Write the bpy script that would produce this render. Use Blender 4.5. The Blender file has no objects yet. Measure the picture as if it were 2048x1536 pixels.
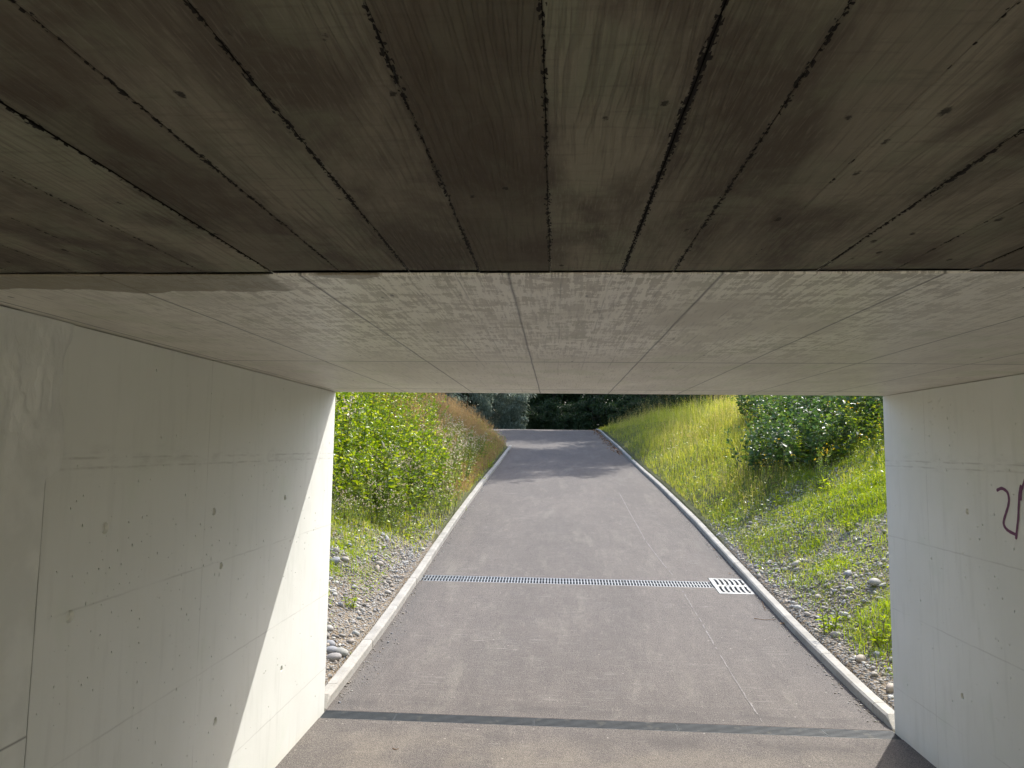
import bpy, bmesh, math, random
import numpy as np
from mathutils import Vector, Matrix
random.seed(7); rng = np.random.default_rng(7)
C = bpy.context.scene.collection
sc = bpy.context.scene

# ------------------------------------------------------------------ camera, world, sun, exposure
XL, XR, YO, HC, CZ = -1.658, 2.342, 5.149, 2.329, 1.921      # wall faces, portal, ceiling, eye height
YJ = 1.595                                                    # joint between the two ceiling slabs
pitch, yaw, roll = [math.radians(a) for a in (5.2845, -3.6277, 0.7149)]
fw = Vector((math.sin(yaw)*math.cos(pitch), math.cos(yaw)*math.cos(pitch), math.sin(pitch)))
r0 = Vector((math.cos(yaw), -math.sin(yaw), 0)); u0 = r0.cross(fw)
rt = math.cos(roll)*r0 + math.sin(roll)*u0; up = -math.sin(roll)*r0 + math.cos(roll)*u0
cam = bpy.data.objects.new('camera', bpy.data.cameras.new('camera')); C.objects.link(cam)
cam.data.sensor_width = 36; cam.data.lens = 1391.6/2048*36; cam.data.clip_end = 600; cam.data.clip_start = .05
cam.matrix_world = Matrix(((rt.x, up.x, -fw.x, 0), (rt.y, up.y, -fw.y, 0), (rt.z, up.z, -fw.z, CZ), (0, 0, 0, 1)))
sc.camera = cam
SUN = Vector((1.043, 1.53, 2.06)).normalized()
w = bpy.data.worlds.new('World'); sc.world = w; w.use_nodes = True
sky = w.node_tree.nodes.new('ShaderNodeTexSky'); sky.sky_type = 'NISHITA'; sky.sun_disc = False
sky.sun_elevation = math.asin(SUN.z); sky.sun_rotation = math.atan2(SUN.x, SUN.y)
sky.dust_density = 2.5
bg = w.node_tree.nodes['Background']; bg.inputs['Strength'].default_value = .15
w.node_tree.links.new(sky.outputs[0], bg.inputs[0])
sun = bpy.data.objects.new('sun', bpy.data.lights.new('sun', 'SUN')); C.objects.link(sun)
sun.data.energy = 2.5; sun.data.angle = math.radians(.5); sun.data.color = (1, .965, .91)
sun.rotation_euler = (-SUN).to_track_quat('-Z', 'Y').to_euler()
sc.view_settings.view_transform = 'Standard'; sc.view_settings.look = 'None'
sc.view_settings.exposure = 1.36; sc.view_settings.gamma = 1
sc.cycles.max_bounces = 12; sc.cycles.diffuse_bounces = 8; sc.cycles.glossy_bounces = 4
sc.cycles.transmission_bounces = 6; sc.cycles.use_denoising = True
sc.cycles.sample_clamp_indirect = 8

# ------------------------------------------------------------------ helpers
def tag(o, label=None, cat=None, group=None, kind=None):
    if label: o['label'] = label
    if cat: o['category'] = cat
    if group: o['group'] = group
    if kind: o['kind'] = kind
    return o
def empty(name, loc=(0, 0, 0), rz=0):
    o = bpy.data.objects.new(name, None); C.objects.link(o); o.location = loc; o.rotation_euler = (0, 0, rz)
    o.empty_display_size = .1; return o
def link(name, me, mat=None, parent=None, smooth=False):
    if mat: me.materials.append(mat)
    if smooth: me.polygons.foreach_set('use_smooth', [True]*len(me.polygons))
    o = bpy.data.objects.new(name, me); C.objects.link(o)
    if parent: o.parent = parent
    return o
def np_mesh(name, V, F, mat=None, parent=None, smooth=False):
    """V (n,3); F list of (m,k) int arrays"""
    me = bpy.data.meshes.new(name)
    if not isinstance(F, list): F = [F]
    F = [f for f in F if len(f)]
    me.vertices.add(len(V)); me.vertices.foreach_set('co', np.asarray(V, np.float32).ravel())
    idx = np.concatenate([f.ravel() for f in F]); cnt = np.concatenate([np.full(len(f), f.shape[1]) for f in F])
    me.loops.add(len(idx)); me.loops.foreach_set('vertex_index', idx.astype(np.int32))
    me.polygons.add(len(cnt)); me.polygons.foreach_set('loop_start', np.concatenate([[0], np.cumsum(cnt)[:-1]]).astype(np.int32))
    me.update(calc_edges=True); me.validate()
    return link(name, me, mat, parent, smooth)
def bm_obj(name, bm, mat=None, parent=None, smooth=False):
    me = bpy.data.meshes.new(name); bm.normal_update(); bm.to_mesh(me); bm.free(); return link(name, me, mat, parent, smooth)
def box(bm, x0, x1, y0, y1, z0, z1):
    g = bmesh.ops.create_cube(bm, size=1)['verts']
    for v in g: v.co = Vector(((x0+x1)/2+v.co.x*(x1-x0), (y0+y1)/2+v.co.y*(y1-y0), (z0+z1)/2+v.co.z*(z1-z0)))
    return g
def sh(name):
    m = bpy.data.materials.new(name); m.use_nodes = True; return m
class N:
    """small node graph writer"""
    def __init__(s, m): s.t = m.node_tree; s.n = s.t.nodes; s.bsdf = s.n['Principled BSDF']
    def new(s, typ, **kw):
        n = s.n.new('ShaderNode'+typ)
        for k, v in kw.items(): setattr(n, k, v)
        return n
    def put(s, sock, v):
        if isinstance(v, bpy.types.NodeSocket): s.t.links.new(v, sock)
        elif isinstance(v, (tuple, list)) and len(v) == 3 and sock.type == 'RGBA': sock.default_value = (*v, 1)
        else: sock.default_value = v
    def co(s, scale=(1, 1, 1), loc=(0, 0, 0), rot=(0, 0, 0), kind='Object'):
        tc = s.new('TexCoord'); mp = s.new('Mapping'); s.t.links.new(tc.outputs[kind], mp.inputs[0])
        mp.inputs['Scale'].default_value = scale; mp.inputs['Location'].default_value = loc; mp.inputs['Rotation'].default_value = rot
        return mp.outputs[0]
    def xyz(s):
        tc = s.new('TexCoord'); sp = s.new('SeparateXYZ'); s.t.links.new(tc.outputs['Object'], sp.inputs[0]); return sp.outputs
    def noise(s, scale, detail=4, vec=None, rough=.55, dist=0, out=0):
        n = s.new('TexNoise'); n.inputs['Scale'].default_value = scale; n.inputs['Detail'].default_value = detail
        n.inputs['Roughness'].default_value = rough; n.inputs['Distortion'].default_value = dist
        s.put(n.inputs['Vector'], vec if vec is not None else s.co()); return n.outputs[out]
    def vor(s, scale, vec=None, out=0, feature='F1', rnd=1):
        n = s.new('TexVoronoi', feature=feature); n.inputs['Scale'].default_value = scale; n.inputs['Randomness'].default_value = rnd
        s.put(n.inputs['Vector'], vec if vec is not None else s.co()); return n.outputs[out]
    def m(s, op, a, b=0, c=0, clamp=False):
        n = s.new('Math', operation=op, use_clamp=clamp)
        for i, v in enumerate((a, b, c)): s.put(n.inputs[i], v)
        return n.outputs[0]
    def ramp(s, v, *stops, interp='LINEAR'):
        n = s.new('ValToRGB'); e = n.color_ramp.elements; n.color_ramp.interpolation = interp
        while len(e) < len(stops): e.new(.5)
        for el, (p, c) in zip(e, stops):
            el.position = p; el.color = (c, c, c, 1) if isinstance(c, (int, float)) else (*c, 1)
        s.put(n.inputs[0], v); return n.outputs[0]
    def ss(s, v, a, b):
        n = s.new('MapRange', interpolation_type='SMOOTHSTEP'); s.put(n.inputs[0], v); n.inputs[1].default_value = a; n.inputs[2].default_value = b
        return n.outputs[0]
    def mix(s, f, a, b, mode='MIX'):
        n = s.new('Mix', data_type='RGBA', blend_type=mode); s.put(n.inputs[0], f); s.put(n.inputs[6], a); s.put(n.inputs[7], b); return n.outputs[2]
    def lines(s, axis, cs, width):
        """1 near any of the given coordinates (widths in metres)"""
        acc = None
        for c in cs:
            d = s.m('ABSOLUTE', s.m('SUBTRACT', axis, c)); k = s.m('SUBTRACT', 1, s.m('DIVIDE', d, width), clamp=True)
            acc = k if acc is None else s.m('MAXIMUM', acc, k)
        return acc
    def bump(s, h, strength=.3, dist=.01):
        n = s.new('Bump'); n.inputs['Strength'].default_value = strength; n.inputs['Distance'].default_value = dist
        s.put(n.inputs['Height'], h); s.t.links.new(n.outputs[0], s.bsdf.inputs['Normal']); return n
    def rnd(s): return s.new('NewGeometry').outputs['Random Per Island']
    def obrnd(s): return s.new('ObjectInfo').outputs['Random']
    def set(s, col=None, rough=None, spec=None, metal=None):
        b = s.bsdf.inputs
        if col is not None: s.put(b['Base Color'], col)
        if rough is not None: s.put(b['Roughness'], rough)
        if spec is not None: s.put(b['Specular IOR Level'], spec)
        if metal is not None: s.put(b['Metallic'], metal)

# ------------------------------------------------------------------ materials
def wall_mat(name, vlines, side, warm=(0, 0, 0)):
    m = sh(name); g = N(m); x, y, z = g.xyz()
    big = g.noise(1.1, 5, g.co((1, 1, .8)))
    col = g.mix(g.ss(big, .35, .68), (.66, .67, .62), (.72, .73, .685))
    drip = g.noise(7, 5, g.co((1, 3, .35)))
    col = g.mix(g.m('MULTIPLY', g.ss(drip, .5, .75), .35), col, (.56, .57, .52))
    gre = g.noise(3.1, 3, g.co((1, 1, 1), (4, 2, 9)))
    col = g.mix(g.m('MULTIPLY', g.ss(gre, .55, .75), .35), col, (.60, .65, .56))
    wob = g.m('MULTIPLY', g.m('SUBTRACT', g.noise(9, 2), .5), .010)
    zz = g.m('ADD', z, wob); yy = g.m('ADD', y, wob)
    hl = g.lines(zz, (1.345, .85, .32), .006); hl2 = g.lines(zz, (1.868, 1.832), .007)
    vl = g.lines(yy, vlines, .005)
    ln = g.m('MAXIMUM', g.m('MULTIPLY', hl, g.ss(g.noise(2.2, 3), .3, .6)), g.m('MULTIPLY', vl, g.ss(g.noise(5, 3), .3, .6)))
    ln2 = g.m('MULTIPLY', hl2, g.ss(g.noise(6, 4), .38, .62))
    band = g.m('MULTIPLY', g.lines(z, (1.86,), .07), g.ss(g.noise(14, 5, g.co((1, .6, 2))), .45, .75))
    k = g.m('MAXIMUM', g.m('MAXIMUM', g.m('MULTIPLY', ln, .32), g.m('MULTIPLY', ln2, .45)), g.m('MULTIPLY', band, .3))
    col = g.mix(k, col, (.26, .25, .22))
    foot = g.m('MULTIPLY', g.m('SUBTRACT', 1, g.m('DIVIDE', z, g.m('ADD', .02, g.m('MULTIPLY', g.noise(5, 4), .12))), clamp=True), .25)
    col = g.mix(foot, col, (.62, .57, .45))
    pn = g.vor(46, g.co((1, 1, .8))); pn2 = g.m('MULTIPLY', g.ss(pn, .085, .05), g.ss(g.noise(2.2, 3, g.co((1, 1, 1), (1, 7, 3))), .52, .66))
    col = g.mix(g.m('MULTIPLY', pn2, .7), col, (.22, .21, .19))
    g.set(col, g.m('ADD', .5, g.m('MULTIPLY', big, .2)), .35)
    h = g.m('ADD', g.m('MULTIPLY', g.noise(2.3, 3), .9), g.m('MULTIPLY', g.noise(60, 3), .06))
    h = g.m('SUBTRACT', h, g.m('MULTIPLY', g.m('ADD', k, pn2), .16))
    g.bump(h, .5, .012); return m
M = {}
M['wallL'] = wall_mat('white_concrete_left', (3.25,), -1); M['wallR'] = wall_mat('white_concrete_right', (4.59,), 1)

m = sh('rough_plaster'); g = N(m); x, y, z = g.xyz()
n1 = g.noise(26, 7, g.co((1, 1, .45)), .65, .8); n2 = g.noise(120, 4); up_ = g.ss(z, 1.7, 1.9)
col = g.mix(g.ss(g.noise(6, 4), .4, .65), (.66, .67, .63), (.73, .74, .70)); col = g.mix(g.m('MULTIPLY', g.lines(g.m('ADD', z, g.m('MULTIPLY', y, .0)), (1.0,), .006), .8), col, (.15, .15, .14))
g.set(col, .85, .2); g.bump(g.m('ADD', g.m('MULTIPLY', n1, g.m('ADD', .12, up_)), g.m('MULTIPLY', n2, .05)), .45, .010); M['plaster'] = m

# board-marked dark near slab: one island per board, board tint in the colour attribute
m = sh('board_marked_concrete'); g = N(m); x, y, z = g.xyz()
at = g.new('Attribute', attribute_name='tint').outputs['Fac']
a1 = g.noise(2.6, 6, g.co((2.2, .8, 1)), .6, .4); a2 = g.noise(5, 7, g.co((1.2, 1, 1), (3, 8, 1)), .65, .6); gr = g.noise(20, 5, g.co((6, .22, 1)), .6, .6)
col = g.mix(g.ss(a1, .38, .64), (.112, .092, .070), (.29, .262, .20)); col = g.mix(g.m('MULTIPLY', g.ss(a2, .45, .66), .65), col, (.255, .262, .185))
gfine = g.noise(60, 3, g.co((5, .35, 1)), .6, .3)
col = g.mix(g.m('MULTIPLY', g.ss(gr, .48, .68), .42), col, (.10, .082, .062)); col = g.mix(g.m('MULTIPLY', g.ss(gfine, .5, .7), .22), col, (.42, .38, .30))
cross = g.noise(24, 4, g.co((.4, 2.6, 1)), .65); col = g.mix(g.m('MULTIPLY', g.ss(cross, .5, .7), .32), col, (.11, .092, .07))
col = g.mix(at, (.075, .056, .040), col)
wv = g.new('TexWave', wave_type='BANDS', bands_direction='X'); wv.inputs['Scale'].default_value = 22; wv.inputs['Distortion'].default_value = 14; wv.inputs['Detail'].default_value = 3; wv.inputs['Detail Scale'].default_value = .6; g.put(wv.inputs['Vector'], g.co((1, .16, 1)))
wg = g.m('MULTIPLY', g.ss(wv.outputs['Fac'], .55, .95), g.ss(g.noise(1.6, 3, g.co((2, .8, 1), (8, 3, 3))), .46, .62)); col = g.mix(g.m('MULTIPLY', wg, .26), col, (.085, .068, .05))
kn = g.vor(6.5, g.co((1.7, .9, 1), (.3, .2, 0))); kd = g.m('ADD', kn, g.m('MULTIPLY', g.noise(60, 5, None, .8), .2))
knm = g.m('MULTIPLY', g.ss(kd, .175, .14), g.ss(g.noise(5, 2), .36, .44)); col = g.mix(g.m('MULTIPLY', knm, .85), col, (.016, .013, .01))
ps = g.m('ADD', g.vor(9, g.co((1.2, .8, 1), (3, 1, 0))), g.m('MULTIPLY', g.noise(70, 5, None, .8), .2)); psm = g.m('MULTIPLY', g.ss(ps, .165, .14), g.ss(g.noise(3, 2, g.co((1, 1, 1), (5, 5, 5))), .38, .50))
col = g.mix(g.m('MULTIPLY', psm, .85), col, (.018, .014, .011))
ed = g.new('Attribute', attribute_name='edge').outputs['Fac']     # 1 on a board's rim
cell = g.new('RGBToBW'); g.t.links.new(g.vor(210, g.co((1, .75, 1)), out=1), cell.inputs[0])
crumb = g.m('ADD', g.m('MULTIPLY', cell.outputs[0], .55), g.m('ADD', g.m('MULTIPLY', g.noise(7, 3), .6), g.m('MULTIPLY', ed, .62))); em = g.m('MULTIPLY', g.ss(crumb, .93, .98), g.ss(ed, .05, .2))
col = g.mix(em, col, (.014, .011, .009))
g.set(col, .8, .22)
h = g.m('ADD', g.m('MULTIPLY', gr, .30), g.m('SUBTRACT', g.m('MULTIPLY', wg, -.3), g.m('MULTIPLY', 1, 0)))
h = g.m('ADD', h, g.m('ADD', g.m('MULTIPLY', a2, .35), g.m('MULTIPLY', gfine, .08))); h = g.m('SUBTRACT', h, g.m('ADD', g.m('MULTIPLY', knm, .5), g.m('ADD', em, g.m('MULTIPLY', psm, .4))))
g.bump(h, .6, .012); M['boards'] = m

m = sh('smooth_slab_concrete'); g = N(m); x, y, z = g.xyz()
b1 = g.noise(2.4, 5, g.co((1.5, .7, 1)), .6); b2 = g.noise(4, 4, g.co((1, 1, 1), (7, 3, 2)))
col = g.mix(g.ss(b1, .35, .65), (.64, .605, .53), (.76, .73, .64)); col = g.mix(g.m('MULTIPLY', g.ss(b2, .5, .7), .5), col, (.55, .57, .42))
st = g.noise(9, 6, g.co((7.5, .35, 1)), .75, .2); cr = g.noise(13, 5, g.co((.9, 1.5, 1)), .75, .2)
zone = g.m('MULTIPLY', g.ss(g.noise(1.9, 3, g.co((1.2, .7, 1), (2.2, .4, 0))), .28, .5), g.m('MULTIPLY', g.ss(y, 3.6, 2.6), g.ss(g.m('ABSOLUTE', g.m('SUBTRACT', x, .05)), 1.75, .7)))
la = g.m('MULTIPLY', g.ss(g.m('ADD', g.m('MULTIPLY', st, .55), g.m('MULTIPLY', cr, .5)), .505, .53), zone)  # glossy reflection streaks, painted pale into the base colour
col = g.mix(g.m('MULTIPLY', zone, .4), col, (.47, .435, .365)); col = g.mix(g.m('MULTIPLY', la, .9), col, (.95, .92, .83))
pan = g.lines(g.m('ADD', x, g.m('MULTIPLY', g.m('SUBTRACT', g.noise(3, 2), .5), .008)), (-1.615, -1.115, -.615, -.114, .383, .88, 1.38, 1.88), .006)
sub = g.lines(x, (-1.49, -1.33, -1.0, -.86, -.75, -.46, -.36, -.24, .01, .13, .26, .5, .63, .75, 1.0, 1.13, 1.26, 1.5, 1.63), .003)
tr = g.lines(g.m('ADD', y, g.m('MULTIPLY', g.m('SUBTRACT', g.noise(2, 2), .5), .02)), (3.27, 4.80), .012)
sub = g.m('MULTIPLY', sub, g.ss(g.noise(4, 3), .42, .6)); ln = g.m('MAXIMUM', g.m('MAXIMUM', pan, tr), g.m('MULTIPLY', sub, .5))
col = g.mix(g.m('MULTIPLY', ln, .85), col, (.05, .045, .04))
pk = g.vor(13, g.co((1, .38, 1))); pkm = g.m('MULTIPLY', g.ss(pk, .085, .05), g.ss(g.noise(4, 2), .5, .6)); col = g.mix(g.m('MULTIPLY', pkm, .8), col, (.07, .06, .05))
gs = g.noise(40, 4, g.co((3, .25, 1))); col = g.mix(g.m('MULTIPLY', g.ss(gs, .52, .68), .35), col, (.32, .30, .26))
wet = g.m('MULTIPLY', g.ss(g.m('ADD', x, g.m('MULTIPLY', g.noise(3, 4), .5)), -.42, -.47), g.ss(g.m('ADD', y, g.m('MULTIPLY', g.noise(4, 4), .22)), 1.885, 1.875))
wet2 = g.m('MULTIPLY', g.lines(x, (-.50,), .11), g.ss(g.m('ADD', y, g.m('MULTIPLY', g.noise(16, 4), .09)), 1.71, 1.64))
wet = g.m('MAXIMUM', wet, g.ss(wet2, .2, .35))
col = g.mix(g.m('MULTIPLY', wet, .8), col, (.20, .165, .10))
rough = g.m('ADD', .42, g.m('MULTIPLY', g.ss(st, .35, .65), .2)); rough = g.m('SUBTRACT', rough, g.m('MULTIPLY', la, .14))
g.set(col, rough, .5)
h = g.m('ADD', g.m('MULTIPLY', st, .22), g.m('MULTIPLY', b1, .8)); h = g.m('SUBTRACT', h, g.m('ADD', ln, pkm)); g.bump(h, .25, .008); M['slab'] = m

m = sh('asphalt'); g = N(m); x, y, z = g.xyz()
f1 = g.noise(230, 2); f2 = g.vor(150); f3 = g.noise(1.0, 5, g.co((1, .35, 1))); f4 = g.noise(2.5, 5, g.co((1.3, .22, 1), (5, 1, 1)), .65); f5 = g.noise(26, 5)
col = g.mix(g.ss(f3, .35, .68), (.060, .049, .046), (.093, .077, .069)); col = g.mix(g.m('MULTIPLY', g.ss(f4, .52, .74), .6), col, (.160, .144, .118))
patch = g.noise(1.7, 4, g.co((1, 1, 1), (9, 4, 0))); col = g.mix(g.m('MULTIPLY', g.ss(patch, .56, .7), .55), col, (.06, .05, .05))
col = g.mix(g.m('MULTIPLY', g.ss(g.noise(5, 6, None, .75), .6, .78), .5), col, (.21, .195, .17))
mo = g.noise(5.5, 8, g.co((1.5, .45, 1), (2, 7, 0)), .78); col = g.mix(g.m('MULTIPLY', g.ss(mo, .50, .62), .6), col, (.046, .036, .035)); col = g.mix(g.m('MULTIPLY', g.ss(mo, .46, .34), .45), col, (.18, .16, .135))
wv = g.noise(11, 4, g.co((.5, 2.4, 1), (1, 3, 0)), .7); col = g.mix(g.m('MULTIPLY', g.ss(wv, .54, .68), .30), col, (.19, .175, .155))
sand = g.m('MULTIPLY', g.ss(y, 5.1, 4.5), g.ss(g.noise(1.5, 4, g.co((1, 1, 1), (2, 2, 2))), .40, .58)); col = g.mix(g.m('MULTIPLY', sand, .45), col, (.19, .16, .12))
edge = g.m('MAXIMUM', g.ss(x, -1.35, -1.6), g.ss(x, 2.05, 2.32)); col = g.mix(g.m('MULTIPLY', edge, g.m('MULTIPLY', g.noise(4, 3), 1.0)), col, (.055, .050, .048))
col = g.mix(g.ss(f1, .38, .62), g.mix(.50, col, (.045, .042, .042)), g.mix(.22, col, (.54, .50, .43)))
scr = g.noise(15, 3, g.co((.25, 8, 1))); col = g.mix(g.m('MULTIPLY', g.m('MULTIPLY', g.ss(scr, .62, .70), g.ss(g.noise(1.4, 2), .5, .62)), .5), col, (.40, .38, .34))
spk = g.vor(7); col = g.mix(g.m('MULTIPLY', g.ss(spk, .05, .03), .6), col, (.50, .47, .40))
dre = g.m('MULTIPLY', g.lines(y, (5.33, 4.83), .16), g.ss(g.noise(3, 4), .4, .6)); col = g.mix(g.m('MULTIPLY', dre, .45), col, (.055, .05, .048))
g.set(col, .85, .3); g.bump(g.m('ADD', f2, g.m('MULTIPLY', f1, .6)), .6, .006); M['asphalt'] = m

m = sh('kerb_concrete'); g = N(m)
col = g.mix(g.ss(g.noise(5, 6), .35, .65), (.27, .26, .235), (.37, .355, .32)); col = g.mix(g.m('MULTIPLY', g.obrnd(), .35), col, (.40, .38, .33))
col = g.mix(g.m('MULTIPLY', g.ss(g.noise(30, 5), .52, .66), .45), col, (.24, .22, .18)); g.set(col, .85, .25); g.bump(g.noise(90, 4), .4, .006); M['kerb'] = m
m = sh('galvanised_grating'); g = N(m)
col = g.mix(g.noise(20, 4), (.17, .185, .195), (.27, .285, .295)); g.set(col, .5, .5, .35); g.bump(g.noise(80, 3), .15, .003); M['galv'] = m
m = sh('cast_iron_grating'); g = N(m); x, y, z = g.xyz()
col = g.mix(g.noise(14, 5), (.045, .052, .057), (.095, .105, .11)); col = g.mix(g.m('MULTIPLY', g.ss(g.noise(11, 5), .55, .7), .4), col, (.20, .19, .16)); g.set(col, .6, .4, .3); M['iron'] = m
m = sh('gully_paint'); g = N(m)
col = g.mix(g.ss(g.noise(12, 5), .35, .7), (.32, .33, .325), (.22, .22, .21)); g.set(col, .55, .4, .1); M['gully'] = m
m = sh('drain_shadow_lining'); g = N(m); g.set((.03, .03, .028), .9, .1); M['pit'] = m
m = sh('joint_filler'); g = N(m); g.set(g.mix(g.noise(60, 3), (.004, .0035, .003), (.014, .012, .01)), .95, .05); M['filler'] = m
m = sh('purple_paint'); g = N(m)
g.set(g.mix(g.noise(9, 3), (.10, .022, .075), (.15, .03, .11)), .45, .4); M['paint'] = m
m = sh('pale_scuff'); g = N(m); g.set(g.mix(g.ss(g.noise(60, 4), .4, .6), (.15, .14, .13), (.27, .25, .235)), .85, .2); M['scuff'] = m

m = sh('bank_soil'); g = N(m); x, y, z = g.xyz()
v1 = g.vor(38); vc = g.vor(38, out=1)
col = g.mix(g.ss(g.noise(3, 5), .35, .65), (.155, .118, .078), (.235, .19, .135))
bw = g.new('RGBToBW'); g.t.links.new(vc, bw.inputs[0])
peb = g.ramp(bw.outputs[0], (0, (.14, .13, .115)), (.45, (.27, .25, .215)), (.75, (.20, .205, .21)), (1, (.42, .39, .33)))
col = g.mix(g.ss(v1, .62, .38), col, peb)
gm = g.ss(g.m('ADD', g.noise(1.2, 4), g.m('MULTIPLY', g.ss(y, 8, 13), .5)), .62, .85); col = g.mix(g.m('MULTIPLY', gm, .8), col, (.07, .085, .025))
g.set(col, .95, .15); g.bump(g.m('ADD', g.m('SUBTRACT', 1, v1), g.m('MULTIPLY', g.noise(9, 5), 1.)), .9, .03); M['soil'] = m

def stone_mat(name, rnd_island=True):
    m = sh(name); g = N(m); r = g.rnd() if rnd_island else g.obrnd()
    col = g.ramp(r, (0, (.15, .142, .13)), (.2, (.29, .26, .215)), (.4, (.40, .37, .32)), (.55, (.21, .225, .25)), (.7, (.34, .285, .22)), (.85, (.26, .27, .25)), (1, (.58, .56, .50)))
    col = g.mix(g.m('MULTIPLY', g.ss(g.noise(40, 5), .4, .7), .35), col, (.33, .29, .24)); g.set(col, .7, .35); g.bump(g.noise(70, 4), .25, .004); return m
M['gravel'] = stone_mat('gravel_stone'); M['cobble'] = stone_mat('cobble_stone', False)

def leaf_mat(name, c0, c1, c2, trans=.42, rough=.38, spec=.5, vary=.5):
    """c0..c2 leaf colours spread over the leaves; thin leaves let light through"""
    m = sh(name); g = N(m); r = g.rnd(); col = g.ramp(r, (0, c0), (.5, c1), (1, c2))
    col = g.mix(g.m('MULTIPLY', g.obrnd(), vary), col, g.mix(.5, c1, tuple(v*.6 for v in c0)))
    g.set(col, rough, spec); tl = g.new('BsdfTranslucent'); hs = g.new('HueSaturation')
    hs.inputs['Hue'].default_value = .485; hs.inputs['Saturation'].default_value = 1.15; hs.inputs['Value'].default_value = 1.7
    g.put(hs.inputs['Color'], col); g.put(tl.inputs[0], hs.outputs[0]); mx = g.new('MixShader'); mx.inputs[0].default_value = trans
    out = [n for n in g.n if n.type == 'OUTPUT_MATERIAL'][0]
    g.t.links.new(g.bsdf.outputs[0], mx.inputs[1]); g.t.links.new(tl.outputs[0], mx.inputs[2]); g.t.links.new(mx.outputs[0], out.inputs[0]); return m
M['bright'] = leaf_mat('bright_leaf', (.05, .11, .014), (.17, .26, .026), (.40, .44, .08), .45, .33)
M['mid'] = leaf_mat('mid_leaf', (.09, .16, .03), (.17, .25, .045), (.30, .34, .09), .4, .33)
M['dark'] = leaf_mat('bramble_leaf', (.035, .075, .025), (.06, .12, .035), (.13, .20, .05), .33, .36, .5)
M['sage'] = leaf_mat('sage_leaf', (.07, .105, .075), (.20, .25, .19), (.36, .40, .32), .3, .5, .4)
M['wood_leaf'] = leaf_mat('woodland_leaf', (.022, .046, .018), (.04, .075, .026), (.08, .12, .04), .3, .45, .4)
M['grass'] = leaf_mat('grass_blade', (.19, .25, .035), (.36, .40, .07), (.56, .52, .16), .45, .5, .3)
M['lush'] = leaf_mat('lush_grass_blade', (.13, .22, .02), (.24, .34, .03), (.38, .42, .07), .5, .45, .35)
M['straw'] = leaf_mat('straw_blade', (.34, .32, .10), (.46, .40, .15), (.58, .48, .22), .4, .6, .2)
M['rust'] = leaf_mat('rusty_grass', (.26, .17, .08), (.36, .26, .12), (.44, .35, .18), .38, .65, .15)
M['cream'] = leaf_mat('cream_seed_head', (.40, .33, .24), (.52, .46, .36), (.60, .54, .40), .35, .8, .1)
M['yellow'] = leaf_mat('yellow_flower', (.6, .42, .03), (.7, .5, .05), (.75, .6, .1), .3, .7, .1)
M['dry'] = leaf_mat('dry_leaf', (.14, .075, .035), (.22, .13, .065), (.30, .2, .11), .25, .7, .2)
m = sh('green_stem'); g = N(m); g.set(g.mix(g.obrnd(), (.10, .13, .035), (.17, .14, .06)), .6, .3); M['stem'] = m
m = sh('bark'); g = N(m); g.set(g.mix(g.noise(8, 6, g.co((4, 4, .6))), (.05, .04, .03), (.15, .125, .10)), .9, .2); g.bump(g.noise(14, 5, g.co((4, 4, .5))), .8, .03); M['bark'] = m

# ------------------------------------------------------------------ terrain
PY = [-60, 4.9, 5.6, 7.15, 8.85, 12, 16, 20.8, 26.5, 33, 38, 41, 44, 50, 60, 120]
PZ = [.35, 0, .02, .14, .32, .68, 1.06, 1.45, 1.97, 2.5, 2.92, 3.05, 3.02, 2.7, 2.2, 2.0]
_ys = np.linspace(-60, 120, 1801); _zs = np.interp(_ys, PY, PZ)
_k = np.hanning(17); _k /= _k.sum(); _zs2 = np.convolve(np.pad(_zs, 8, 'edge'), _k, 'valid')
def zr(y): return np.interp(y, _ys, _zs2)
def vnoise(x, y, s, seed):
    x = np.asarray(x, float)*s+seed*17.3; y = np.asarray(y, float)*s+seed*5.1
    xi = np.floor(x); yi = np.floor(y); fx = x-xi; fy = y-yi; fx = fx*fx*(3-2*fx); fy = fy*fy*(3-2*fy)
    def h(a, b): return np.modf(np.abs(np.sin(a*127.1+b*311.7+seed)*43758.5453))[0]
    return (h(xi, yi)*(1-fx)+h(xi+1, yi)*fx)*(1-fy)+(h(xi, yi+1)*(1-fx)+h(xi+1, yi+1)*fx)*fy
def left_edge(y): return XL-np.clip((np.asarray(y, float)-26)*.32, 0, 5.5)*(np.asarray(y) > 26)
def gz(x, y):
    """ground height beside the road"""
    x = np.asarray(x, float); y = np.asarray(y, float); z0 = zr(y)
    dl = left_edge(y)-.12-x; dr = x-XR-.12; d = np.maximum(dl, dr)
    top = 3.15+.18*(vnoise(x, y, .12, 3)-.5)-np.clip((y-44)*.03, 0, .8)
    top = np.maximum(top, z0+.02)
    sl = np.where(dr > dl, .50, .56); rise = z0+.07+sl*np.maximum(d, 0)*np.clip(d/.6+.25, .25, 1)+(vnoise(x, y, .9, 1)-.5)*.16*np.clip(d, 0, 1)+(vnoise(x, y, 3.1, 2)-.5)*.06*np.clip(d*2, 0, 1)
    k = 6.0; z = -np.log(np.exp(-k*(rise-3)) + np.exp(-k*(top-3)))/k+3
    return np.where(d > 0, z, z0-.08)
def grid(xs, ys, f):
    X, Y = np.meshgrid(xs, ys, indexing='ij'); Z = f(X, Y); nx, ny = X.shape
    V = np.stack([X.ravel(), Y.ravel(), Z.ravel()], 1); i = np.arange(nx*ny).reshape(nx, ny)
    return V, np.stack([i[:-1, :-1].ravel(), i[1:, :-1].ravel(), i[1:, 1:].ravel(), i[:-1, 1:].ravel()], 1)
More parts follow.
